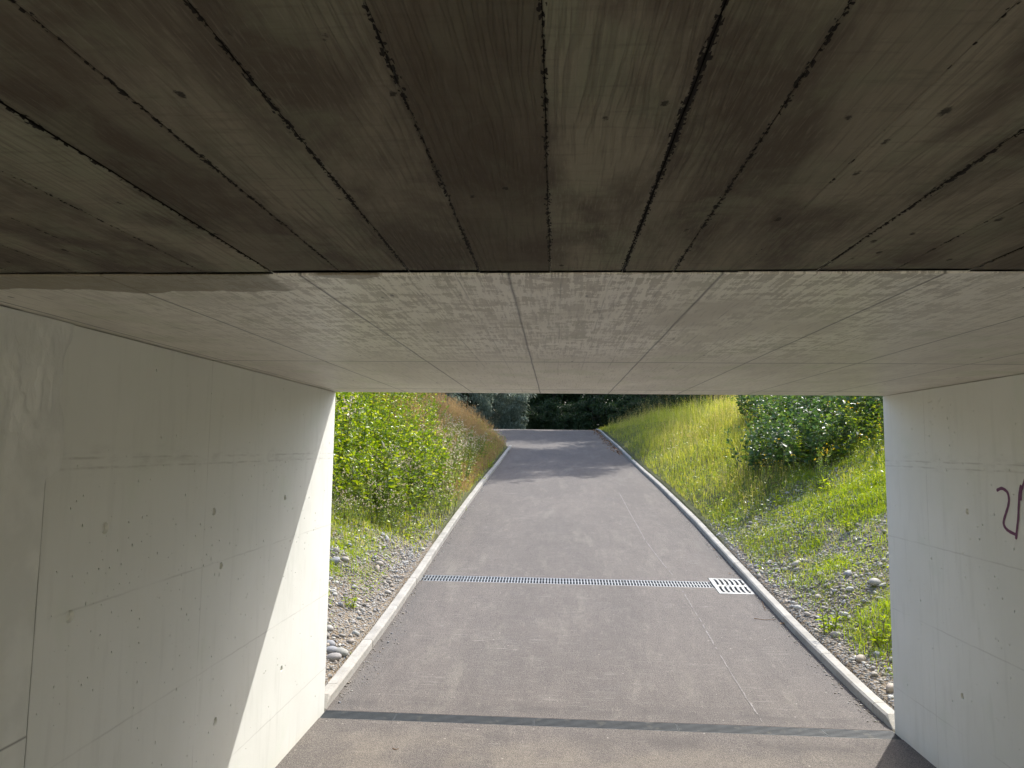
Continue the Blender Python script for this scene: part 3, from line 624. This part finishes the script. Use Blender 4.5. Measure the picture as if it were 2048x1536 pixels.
# ---- left bank thicket
lp = [plant('leafy_weed', 12, .38, 1.05, M['bright'], .115, .05, 34) for _ in range(3)]
sp = [(x, y, random.uniform(.8, 1.15)*(.62 if y < 9.7 else 1)) for x, y in jitter(-7.5, -1.9, 8.6, 23, .50, lambda a, b: in_view(a, b) and a < -2.25-max(0, b-13)*.22 and b > 9.0+.35*vnoise(a, b, .8, 3)+max(0, a+2.7)*1.6)]
scatter(lp, sp, 'bright leafy weed in left thicket', 'weed', 'leafy weeds in the left bank thicket')
fp = [plant('flowering_weed', 14, .32, .6, M['mid'], .07, .022, 40, 'cream', 4, .015) for _ in range(3)]
sp = [(x, y, random.uniform(.7, 1.15)*(.75 if y < 10.8 else 1)) for x, y in jitter(-4.2, -1.75, 9.0, 20, .36, lambda a, b: in_view(a, b) and a > -2.9-max(0, b-12)*.13 and a < -1.98-(b-12)*.03*(b > 12) - max(0, 10.6-b)*.45)]
scatter(fp, sp, 'cream headed weed on left bank', 'weed', 'flowering weeds above the left kerb')
bp_ = plant('dry_weed', 10, .2, 1.25, M['dry'], .04, .016, 16, 'cream', 6, .02)
bp_.location = (-3.45, 11.2, float(gz(-3.45, 11.2))); tag(bp_, 'tall dried brown weed with pale seed heads near the left wall edge', 'weed')
# ---- right bank bramble and weeds
rp_ = [plant('bramble_bush', 15, .5, .85, M['dark'], .12, .075, 34, lean=.5, bushy=.05) for _ in range(3)]
sp = [(x, y, random.uniform(.85, 1.2)) for x, y in jitter(3.4, 8.6, 10.9, 18.5, .60, lambda a, b: in_view(a, b) and a/b > .290 and b > 11.7+.7*vnoise(a, b, .9, 5) and gz(a, b) > 1.35)]
scatter(rp_, sp, 'dark bramble bush on right side', 'bush', 'bramble bushes on the right bank')
yp = [plant('yellow_flower_weed', 9, .25, .8, M['mid'], .06, .018, 36, 'yellow', 2, .012), plant('yellow_flower_weed', 8, .22, .7, M['bright'], .07, .02, 34, 'yellow', 2, .012)]
sp = [(x, y, random.uniform(.6, 1.1)) for x, y in [(3.9, 11.0), (4.5, 11.6), (5.0, 12.0), (4.0, 12.4), (5.3, 13.1), (4.4, 13.4), (3.6, 11.9), (5.6, 12.4), (3.5, 13.8), (4.8, 10.9), (4.1, 14.9), (4.6, 15.6)]]
scatter(yp, sp, 'slender yellow flowered weed by the brambles', 'weed', 'yellow flowered weeds in front of the brambles')
lw = plant('leafy_weed', 12, .34, .8, M['bright'], .08, .032, 36)
scatter([lw], [(x, y, random.uniform(.8, 1.15)) for x, y in jitter(4.2, 7.5, 11.8, 17, .7, lambda a, b: in_view(a, b) and a/b > .30)], 'yellow green weed among the brambles', 'weed', 'leafy weeds among the brambles')
# ---- single young weeds on gravel
small = plant('young_weed', 5, .05, .22, M['lush'], .07, .018, 16)
def on_bank(px, py, side):
    d = fw+rt*(px-1024)/1391.6-up*(py-768)/1391.6; lo, hi = 4.5, 45.
    for _ in range(60):
        mid = (lo+hi)/2; s = mid/d.y
        if CZ+d.z*s > gz(d.x*s, mid): lo = mid
        else: hi = mid
    return d.x*lo/d.y, lo
for k, (px, py, s, lb) in enumerate([(1655, 1265, 1.3, 'pale green young weed alone on gravel near the right kerb'), (1762, 1290, 1.2, 'young weed in the grass tuft against the right wall edge'), (1700, 1060, 1.0, 'small weed on the gravel patch high on the right bank'), (1560, 1010, 1.0, 'small weed in grass on the right bank left of the gravel'), (705, 1300, .7, 'tiny weed between cobbles beside the left kerb'), (700, 1215, .8, 'tiny weed on left gravel above the cobble cluster'), (815, 1075, 1.0, 'small weed at the thicket foot on left gravel'), (905, 1050, .8, 'small weed leaning over the left kerb'), (1655, 985, 1.3, 'broad leaved weed below the brambles'), (1450, 1010, .9, 'small weed beside the bend of the right kerb'), (978, 935, 1.4, 'weed spilling over the left kerb at the shade edge'), (962, 962, 1.2, 'weed growing over the left kerb just before the shade'), (925, 1030, .8, 'tiny weed in the left kerb joint'), (1268, 928, 1.2, 'weed spilling over the right kerb in the shade')]):
    o = small if k == 0 else copy_tree(small); x, y = on_bank(px, py, 0); o.location = (x, y, float(gz(x, y))); o.scale = (s,)*3; o.rotation_euler = (0, 0, k*1.3); tag(o, lb, 'weed')

# ------------------------------------------------------------------ grass (uncountable)
def blades(n, sampler, h, wd, lean=.5):
    x, y = sampler(n); n = len(x); z = gz(x, y); hh = h(x, y)*rng.uniform(.5, 1.15, n); a = rng.random(n)*6.283; ln = rng.random(n)*lean
    dx, dy = np.cos(a), np.sin(a); b = np.stack([x, y, z-.01], 1); H = hh[:, None]; d = np.stack([dx, dy, 0*dx], 1); s = np.stack([-dy, dx, 0*dx], 1)*wd[0]*rng.uniform(.7, 1.3, (n, 1))
    up_v = np.array([0, 0, 1.]); m_ = b+up_v*H*.55+d*H*ln[:, None]*.25; t_ = b+up_v*H*(1-.3*ln[:, None])+d*H*ln[:, None]*.95
    V = np.stack([b-s, b+s, m_+s*.8, m_-s*.8, t_], 1); i = np.arange(n)[:, None]*5
    return V.reshape(-1, 3), [i+[0, 1, 2, 3], i+[3, 2, 4]], t_
def region(x0, x1, y0, y1, dens):
    def f(n):
        x = rng.uniform(x0, x1, n*3); y = rng.uniform(y0, y1, n*3); k = dens(x, y) > rng.random(n*3); return x[k][:n], y[k][:n]
    return f
def visible(x, y): r = x/y; return (r > -.50)*(r < .60)
# tall grass: right bank
dR = lambda x, y: visible(x, y)*(off(x, y) > .08)*(.15+.85*(vnoise(x, y, .8, 11)))*np.clip((y-8.0-.25*(x-2.4))/2.2, 0, 1)*np.clip(45/y/y*6, .2, 1)
hR = lambda x, y: .09+.36*np.clip((y-9.5)/8, 0, 1)*(.35+1.1*vnoise(x, y, 1.1, 12))*(1+1.0*np.clip((y-17)/6, 0, 1)*np.clip(off(x, y)-1.0, 0, 1))*np.clip(off(x, y)*1.2+.15, .2, 1)
V, F, T = blades(120000, region(2.46, 14, 8, 44, dR), hR, (.0036,), 1.15); tag(np_mesh('tall_grass', V, F, M['grass']), 'tall yellow green grass on the right bank', 'grass', kind='stuff')
V, F, T = blades(15000, region(2.46, 14, 11, 44, lambda x, y: dR(x, y)*(vnoise(x, y, .35, 14) > .4)*(off(x, y) > .5)), lambda x, y: hR(x, y)*1.45, (.0025,), .5)
Q = np.repeat(T, 5, 0)+rng.normal(size=(len(T)*5, 3))*np.array([.012, .012, .04]); hv, hf = leaf_arrays(Q, unit(np.array([0, 0, 1.])+rng.normal(size=Q.shape)*.5), .035, .009, .1, .1)
tag(np_mesh('seeding_grass', np.concatenate([V, hv]), F+[hf+len(V)], M['straw']), 'golden seeding grass stalks on the right bank', 'grass', kind='stuff')
# left bank: rusty grass and green understorey
dL = lambda x, y: visible(x, y)*(off(x, y) > .05)*np.clip((y-14-1.2*np.clip(off(x, y)-1.5, -1, 2))/2.5, 0, 1)*(off(x, y) < 6)*np.clip(60/y/y*6, .25, 1)
V, F, T = blades(42000, region(-11, -1.7, 13, 40, dL), lambda x, y: .22+.62*np.clip(off(x, y)/1.5, .15, 1)*np.clip((44-y)/14, .3, 1)*(.5+.7*vnoise(x, y, .8, 15)), (.0035,), .45)
k = rng.random(len(T)) < .5; T2 = T[k]; Q = np.repeat(T2, 5, 0)+rng.normal(size=(len(T2)*5, 3))*np.array([.015, .015, .045]); hv, hf = leaf_arrays(Q, unit(np.array([0, 0, 1.])+rng.normal(size=Q.shape)*.5), .04, .011, .1, .1)
tag(np_mesh('rusty_grass', np.concatenate([V, hv]), F+[hf+len(V)], M['rust']), 'rusty brown seeding grass along the left bank towards the crest', 'grass', kind='stuff')
dU = lambda x, y: visible(x, y)*(off(x, y) > .02)*(x < 0)*np.clip((y-7.8-np.clip(x+2.6, 0, 1)*1.8)/2, 0, 1)*(.3+.7*vnoise(x, y, .7, 21))*np.clip(45/y/y*6, .25, 1)
V, F, T = blades(34000, region(-8, -1.7, 7.8, 34, dU), lambda x, y: .06+.16*vnoise(x, y, .9, 22), (.0035,), 1.2); tag(np_mesh('bank_grass', V, F, M['grass']), 'green grass under the weeds on the left bank', 'grass', kind='stuff')
# short lush grass on the gravel, patchy
cl = lambda x, y, s, t: np.clip((vnoise(x, y, s, 31)*.65+vnoise(x, y, s*2.7, 32)*.35-t)*7, 0, 1)
dS = lambda x, y: visible(x, y)*(off(x, y) > .12)*np.where(x > 0, np.maximum(cl(x, y, 1.1, .36), .14)*np.clip((off(x, y)-.05)*1.6, .08, 1), np.maximum(cl(x, y, 1.3, .40), .04)*np.clip((off(x, y)-.30)*2, 0, 1))
V, F, T = blades(140000, region(-5.5, 7, 5.2, 12.5, dS), lambda x, y: .03+.11*vnoise(x, y, 1.6, 33), (.0024,), 1.2); tag(np_mesh('short_grass', V, F, M['lush']), 'short bright green grass patches growing through the gravel', 'grass', kind='stuff')
# low broad-leaved herbs among the grass, and fine dead stalks
def herbs(n, reg, h, L, Wd):
    x, y = reg(n); n = len(x); hh = h(x, y)*rng.random(n)**.8; P = np.stack([x+rng.normal(size=n)*.03, y, gz(x, y)+hh], 1); d = unit(rng.normal(size=(n, 3))*np.array([1, 1, .5])+np.array([0, 0, .35])); q = rng.uniform(.5, 1.3, n)
    return leaf_arrays(P, d, L*q, Wd*q)
hd = lambda sd, t: (lambda x, y: visible(x, y)*(off(x, y) > .06)*np.clip((vnoise(x, y, 1.2, sd)*.6+vnoise(x, y, 3.5, sd+1)*.4-t)*6, 0, 1)*np.where(x > 0, np.clip((y-7.6-.3*(x-2.4))/2, 0, 1), np.clip((y-7.4-np.clip(x+2.6, 0, 1)*1.8)/1.6, 0, 1))*np.clip(45/y/y*6, .2, 1))
V, F = herbs(36000, region(2.46, 12, 7, 36, hd(71, .38)), lambda x, y: .07+.30*np.clip((y-9)/8, 0, 1), .050, .019); tag(np_mesh('bank_herbs', V, F, M['mid']), 'low leafy herbs among the grass on the right bank', 'herbs', kind='stuff')
V, F = herbs(30000, region(-8, -1.7, 7, 30, hd(75, .30)), lambda x, y: .06+.34*np.clip((y-8.5)/4, 0, 1), .055, .022); tag(np_mesh('low_herbs', V, F, M['bright']), 'low leafy herbs at the foot of the left thicket', 'herbs', kind='stuff')
V, F, T = blades(45000, region(-4.5, 6.2, 5.4, 12.5, lambda x, y: visible(x, y)*np.where(x > 0, off(x, y) > .25, off(x, y) > .55)*(.25+.75*np.clip((vnoise(x, y, 2.3, 91)-.35)*4, 0, 1))), lambda x, y: .02+.06*vnoise(x, y, 3, 92), (.002,), 1.4); tag(np_mesh('sparse_grass', V, F, M['grass']), 'thin yellow green grass spread over the gravel', 'grass', kind='stuff')
V, F, T = blades(9000, region(-9, -2, 33, 47, lambda x, y: (off(x, y) > .05)*1.), lambda x, y: .12+.1*vnoise(x, y, .6, 41), (.014,), .8); tag(np_mesh('crest_grass', V, F, M['lush']), 'sunlit grass strip left of the path at the crest', 'grass', kind='stuff')
V, F = herbs(16000, region(-4, 6.2, 5.3, 11, lambda x, y: visible(x, y)*(off(x, y) > .2)*np.clip((vnoise(x, y, 1.7, 81)-.5)*5, 0, 1)), lambda x, y: .01+.06*vnoise(x, y, 2, 82), .030, .014); tag(np_mesh('creeping_herbs', V, F, M['lush']), 'tiny creeping herbs between the stones', 'herbs', kind='stuff')
# verge beyond the crest
V, F, T = blades(16000, region(-12, 9, 34, 50, lambda x, y: visible(x, y)*(off(x, y) > .1)*1.), lambda x, y: .16+.1*vnoise(x, y, .6, 41), (.010,), .6); tag(np_mesh('verge_grass', V, F, M['grass']), 'grass verge at the crest in front of the woods', 'grass', kind='stuff')

# ------------------------------------------------------------------ gravel and cobbles
def ico(sub):
    bm = bmesh.new(); bmesh.ops.create_icosphere(bm, subdivisions=sub, radius=1); v = np.array([list(q.co) for q in bm.verts]); f = np.array([[a.index for a in q.verts] for q in bm.faces]); bm.free(); return v, f
def stones(x, y, r, sub, sink=.25):
    v, f = ico(sub); n = len(x); sc_ = np.stack([r*rng.uniform(.8, 1.35, n), r*rng.uniform(.65, 1, n), r*rng.uniform(.42, .75, n)], 1); a = rng.random(n)*6.283
    U = v[None]*sc_[:, None]*(1+rng.normal(size=(n, len(v), 1))*.07); ca, sa = np.cos(a)[:, None], np.sin(a)[:, None]; tx = rng.normal(size=(n, 1))*.3
    Z = U[..., 2]+U[..., 0]*tx; X = U[..., 0]*ca-U[..., 1]*sa; Y = U[..., 0]*sa+U[..., 1]*ca; zz = gz(x, y)+sc_[:, 2]*(1-2*sink)*.6
    V = np.stack([X+x[:, None], Y+y[:, None], Z+zz[:, None]], 2).reshape(-1, 3); return V, (f[None]+(np.arange(n)*len(v))[:, None, None]).reshape(-1, 3)
dG = lambda x, y: visible(x, y)*(off(x, y) > .03)*np.clip((12.2-y)/1.5, 0, 1)*np.clip((5.2-off(x, y)), 0, 1)*(.45+.55*vnoise(x, y, 1.4, 51))
fx = region(-5.4, 7, 5.16, 12.5, dG); x, y = fx(50000); r = np.clip(rng.lognormal(math.log(.0105), .45, len(x)), .006, .035)
V, F = stones(x, y, r, 1); x, y = fx(2600); r = np.clip(rng.lognormal(math.log(.020), .38, len(x)), .012, .05); V2, F2 = stones(x, y, r, 2)
tag(np_mesh('gravel', np.concatenate([V, V2]), np.concatenate([F, F2+len(V)]), M['gravel'], smooth=True), 'mixed river gravel on both banks', 'gravel', kind='stuff')
v, f = ico(3); protoc = []
for q in range(4):
    vv_ = v*np.array([1.15, .85, .62])*(1+.10*np.array([vnoise(a[0]*1.2+q*9, a[1]*1.2+a[2], 1.6, 60) for a in v])[:, None]); protoc.append(np_mesh('cobble', vv_, f, M['cobble'], smooth=True))
cob = [(662, 1303, .050, 'dark grey cobble behind the pale one at the left wall edge'), (681, 1308, .058, 'round grey cobble right of the pale one beside the left kerb'), (667, 1318, .055, 'pale flat cobble in the cluster at the left wall edge'), (660, 1290, .045, 'blue grey cobble at the top of the cluster by the left wall edge'), (702, 1284, .032, 'oval tan cobble just above the cluster by the left kerb'),
       (758, 1130, .055, 'large round grey cobble in the grass on the left bank'), (668, 1125, .06, 'whitish cobble near the left wall edge among grass'), (690, 1120, .042, 'flat blue grey cobble beside the whitish one'), (776, 1160, .030, 'small pale cobble beside the left kerb above the drain'), (777, 1186, .034, 'pale tan cobble right next to the left kerb'), (708, 1176, .034, 'brownish cobble on the left gravel below the grass'), (712, 1268, .03, 'small oval cobble in left gravel above the cluster'), (705, 1211, .028, 'small grey cobble halfway up the left gravel'),
       (1750, 1168, .065, 'large pale boulder-like cobble near the right wall edge'), (1672, 1272, .042, 'blue grey cobble on the right gravel beside the young weed'), (1722, 1320, .045, 'flat light cobble on the right gravel low down'), (1637, 1195, .036, 'round grey cobble on the right gravel'), (1590, 1165, .036, 'pale cobble above the right kerb by the gully'), (1526, 1100, .036, 'grey cobble beside the right kerb above the gully'), (1700, 1180, .036, 'tan cobble left of the large pale one'), (1755, 1310, .036, 'white cobble against the right wall edge'), (1570, 1140, .03, 'small grey cobble at the grass edge right of the kerb'), (1615, 1230, .034, 'dark cobble on the right gravel near the kerb'), (1690, 1230, .034, 'brown cobble in the middle of the right gravel')]
gx = []; 
for side, X in ((1, XL+.012), (-1, XR-.012)):
    n = 700; yy = 5.3+rng.random(n)**1.3*14; xx = X+side*np.abs(rng.normal(size=n))*.07*(vnoise(yy, 0, 1.1, 95)*1.5); gx.append((xx, yy))
xx = np.concatenate([a[0] for a in gx]); yy = np.concatenate([a[1] for a in gx]); v_, f_ = ico(1); n = len(xx); rr = np.clip(rng.lognormal(math.log(.0045), .4, n), .002, .012)
U = v_[None]*rr[:, None, None]*(1+rng.normal(size=(n, len(v_), 1))*.12)*np.array([1.2, .9, .6]); U[..., 0] += xx[:, None]; U[..., 1] += yy[:, None]; U[..., 2] += (zr(yy)+rr*.4)[:, None]
tag(np_mesh('grit', U.reshape(-1, 3), (f_[None]+(np.arange(n)*len(v_))[:, None, None]).reshape(-1, 3), M['gravel'], smooth=True), 'fine grit washed against both kerbs', 'grit', kind='stuff')
for k, (px, py, r, lb) in enumerate(cob):
    p = protoc[k % 4]; o = p if k < 4 else p.copy()
    if k >= 4: C.objects.link(o)
    x, y = on_bank(px, py, 0); o.location = (x, y, float(gz(x, y))+r*.25); o.scale = (r,)*3; o.rotation_euler = (random.gauss(0, .2), random.gauss(0, .2), random.random()*6); tag(o, lb, 'stone', 'larger cobbles on the banks')

# ------------------------------------------------------------------ litter on the path
def flat_leaf(px, py, s, lb, k):
    x, y = px_on_road(px, py); bm = bmesh.new(); n = 10; c = bm.verts.new((0, 0, .006*1)); ring = []
    for q in range(n):
        a = q/n*6.283; r = s*(.55+.45*abs(math.cos(a)))*random.uniform(.8, 1.1); ring.append(bm.verts.new((r*math.cos(a), r*.6*math.sin(a), .003+.012*random.random())))
    for q in range(n): bm.faces.new((c, ring[q], ring[(q+1) % n]))
    o = bm_obj('fallen_leaf', bm, M['dry']); o.location = (x, y, float(zr(y))+.003); o.rotation_euler = (.09, 0, k); tag(o, lb, 'leaf', 'fallen leaves on the path')
for k, a in enumerate([(1567, 1248, .04, 'brown fallen leaf at the foot of the right kerb below the gully'), (1428, 1100, .03, 'brown fallen leaf beside the right kerb above the gully'), (746, 1292, .025, 'small fallen leaf beside the left kerb'), (1460, 1148, .022, 'tiny dark leaf just above the gully grate'), (1018, 905, .06, 'reddish leaf at the far end of the left kerb')]): flat_leaf(*a, k)
def twig(pts, r, lb):
    P = [px_on_road(*p) for p in pts]; P = [(x, y, float(zr(y))+.004+r) for x, y in P]; V, F = tubes([P], [(r, r*.5)], 5); tag(np_mesh('twig', V, F, M['dry'], smooth=True), lb, 'twig', 'twigs on the path')
twig([(1508, 1238), (1530, 1241), (1552, 1240)], .003, 'thin pale twig lying across the path below the gully'); twig([(1524, 1203), (1528, 1215), (1531, 1222)], .003, 'short twig standing out near the gully grate'); twig([(785, 1499), (792, 1501), (797, 1499)], .0025, 'tiny dark twig in front of the near drain')
n = 420; yy = rng.uniform(24, 42, n); xx = XR-np.abs(rng.normal(size=n))*.16-.02; P = np.stack([xx, yy, zr(yy)+.006], 1); d = unit(np.stack([rng.normal(size=n), rng.normal(size=n), np.abs(rng.normal(size=n))*.15], 1)); V, F = leaf_arrays(P, d, .07, .05, 0, .15)
tag(np_mesh('leaf_litter', V, F, M['dry']), 'brown leaf litter along the far right kerb', 'leaf litter', kind='stuff')

# ------------------------------------------------------------------ trees
def tree(name, h, cr, cz, crh, nclump, per, leaf, mat, trunk=.2, skirts=0., lean=0.):
    """tapered trunk with limbs to clump centres; crown of leaf clumps inside an uneven ellipsoid"""
    root = empty(name); Cn = []
    while len(Cn) < nclump:
        d = unit(rng.normal(size=3)); r = rng.uniform(.35, 1)**.5; p = d*r*np.array([cr, cr, crh])*rng.uniform(.75, 1.12); p[2] += cz; p[0] += lean
        if p[2] > .3: Cn.append(p)
    Cn = np.array(Cn); paths = [np.array([[0, 0, -.3], [.05, 0, h*.2], [lean*.3, .08, h*.45], [lean*.8, 0, h*.7], [lean, 0, h*.93]])]; rad = [(trunk, trunk*.15)]
    for c in Cn[::max(1, nclump//14)]:
        z0 = max(.15*h, min(h*.75, c[2]-.35*np.hypot(c[0], c[1]))); s = np.array([lean*np.clip(z0/h, 0, 1)**1.3, 0, z0]); m_ = (s+c)/2+np.array([0, 0, .25*cr*.3]); paths.append(np.array([s, m_, c])); rad.append((trunk*.3, trunk*.05))
    V, F = tubes(paths, rad, 8); np_mesh('trunk', V, F, M['bark'], root, smooth=True)
    cs_ = rng.uniform(.5, 1.1, len(Cn))*cr*.26; P = np.repeat(Cn, per, 0)+unit(rng.normal(size=(len(Cn)*per, 3)))*np.repeat(cs_, per)[:, None]*(rng.random((len(Cn)*per, 1))**.45)*np.array([1.15, 1.15, .75])
    d = unit(P-np.repeat(Cn, per, 0)+rng.normal(size=P.shape)*.35*cr*.2-np.array([0, 0, .12*cr])); V, F = leaf_arrays(P, d, leaf*rng.uniform(.6, 1.2, len(P)), leaf*.5, .5, .2)
    np_mesh('crown', V, F, mat, root); return root
def put(t, x, y, rz=0, s=1, lb='', cat='tree', gp=None, first=True):
    o = t if first else copy_tree(t); o.location = (x, y, float(gz(x, y))-.05); o.rotation_euler = (0, 0, rz); o.scale = (s, s, s); tag(o, lb, cat, gp); return o
# tall trees whose shade falls over the path
tA = tree('tall_tree', 15, 4.0, 11.2, 3.6, 95, 130, .22, M['wood_leaf'], .24)
shade = [(9.6, 42.5, 0, 1.05), (15.5, 44.0, 3.1, 1.1), (11.5, 48, .6, 1.15), (-4.7, 48.5, 2, 1.1)]
for k, (x, y, r, s) in enumerate(shade): put(tA, x, y, r, s, 'tall tree '+('behind the willow bushes left of the crest' if x < 0 else 'with upright trunk behind the right bank'), gp='tall trees around the crest', first=k == 0)
tL = tree('leaning_tree', 15, 3.5, 11.2, 3.0, 64, 150, .22, M['wood_leaf'], .22, lean=-4.2)
for k, (x, y, r, s) in enumerate([(9.6, 30.4, 0, 1.0), (9.0, 31.8, .05, 1.0), (11.0, 42.8, 0, 1.05), (9.2, 44.0, .1, 1.08), (13, 34.5, -.2, 1)]): put(tL, x, y, r, s, 'tall tree leaning over the path from behind the right bank', gp='trees leaning over the path', first=k == 0)
# woodland wall
tB = tree('woodland_tree', 13, 3.4, 6.6, 6.2, 120, 190, .20, M['wood_leaf'], .22); tB2 = tree('woodland_tree', 12, 3.0, 6.0, 5.6, 110, 190, .17, M['wood_leaf'], .2)
k = 0
for row, (y0, n, x0, x1) in enumerate(((53, 10, -17, 14), (60, 10, -20, 20), (68, 11, -24, 26))):
    for q in range(n):
        x = x0+(x1-x0)*q/(n-1)+random.uniform(-.8, .8); y = y0+random.uniform(-1.5, 1.5)+(4 if row == 0 and x < 3.5 else 0)
        put((tB, tB2)[k % 2], x, y, random.random()*6, random.uniform(.95, 1.25), ('dark green tree in the wood beyond the crest of the path', 'shaded dense tree in the wood beyond the crest of the path')[k % 2], gp='trees of the wood beyond the crest', first=k < 2); k += 1
# pale bushes left of the crest, dark undergrowth right
sg = [tree('willow_bush', 3.8, 1.7, 1.9, 1.9, 60, 230, .13, M['sage'], .07) for _ in range(2)]
wb = [(-7.9, 42.5, 1.25, 'pale grey green willow bush farthest left behind the rusty grass'), (-5.6, 44.5, 1.1, 'pale grey green willow bush in the middle of the row left of the crest'), (-3.4, 46.6, 1.15, 'darker grey green willow bush next to the dark gap at the crest'), (-10.2, 41, 1.3, 'pale willow bush half hidden behind the left weeds'), (-12.6, 40, 1.4, 'willow bush hidden behind the left thicket')]
for k, (x, y, s, lb) in enumerate(wb): put(sg[k % 2], x, y, k*1.7, s, lb, 'bush', 'willow bushes left of the crest', first=k < 2)
ub = tree('woodland_shrub', 3.2, 1.8, 1.4, 1.5, 46, 200, .14, M['wood_leaf'], .06)
for k, (x, y, s) in enumerate([(.6, 49.5, .9), (2.7, 50, 1.1), (4.9, 49, 1.1), (7.2, 48.5, 1.2), (9.5, 47.5, 1.2), (-1.4, 50.5, .9), (5.8, 46, .8), (8.8, 44.5, 1.1), (-3.0, 49.5, 1.0), (12, 46, 1.2), (4.9, 45.2, .7), (6.6, 43.8, .75), (8.4, 42.6, .8), (-.4, 52, 1.1), (1.8, 52.5, 1.1)]): put(ub, x, y, k*1.3, s, 'dark low shrub '+('left of the gap' if x < 0 else 'just right of the road centre' if x < 4 else 'behind the right verge' if x < 8 else 'far right')+' at the edge of the wood', 'shrub', 'shrubs at the edge of the wood', first=k == 0)
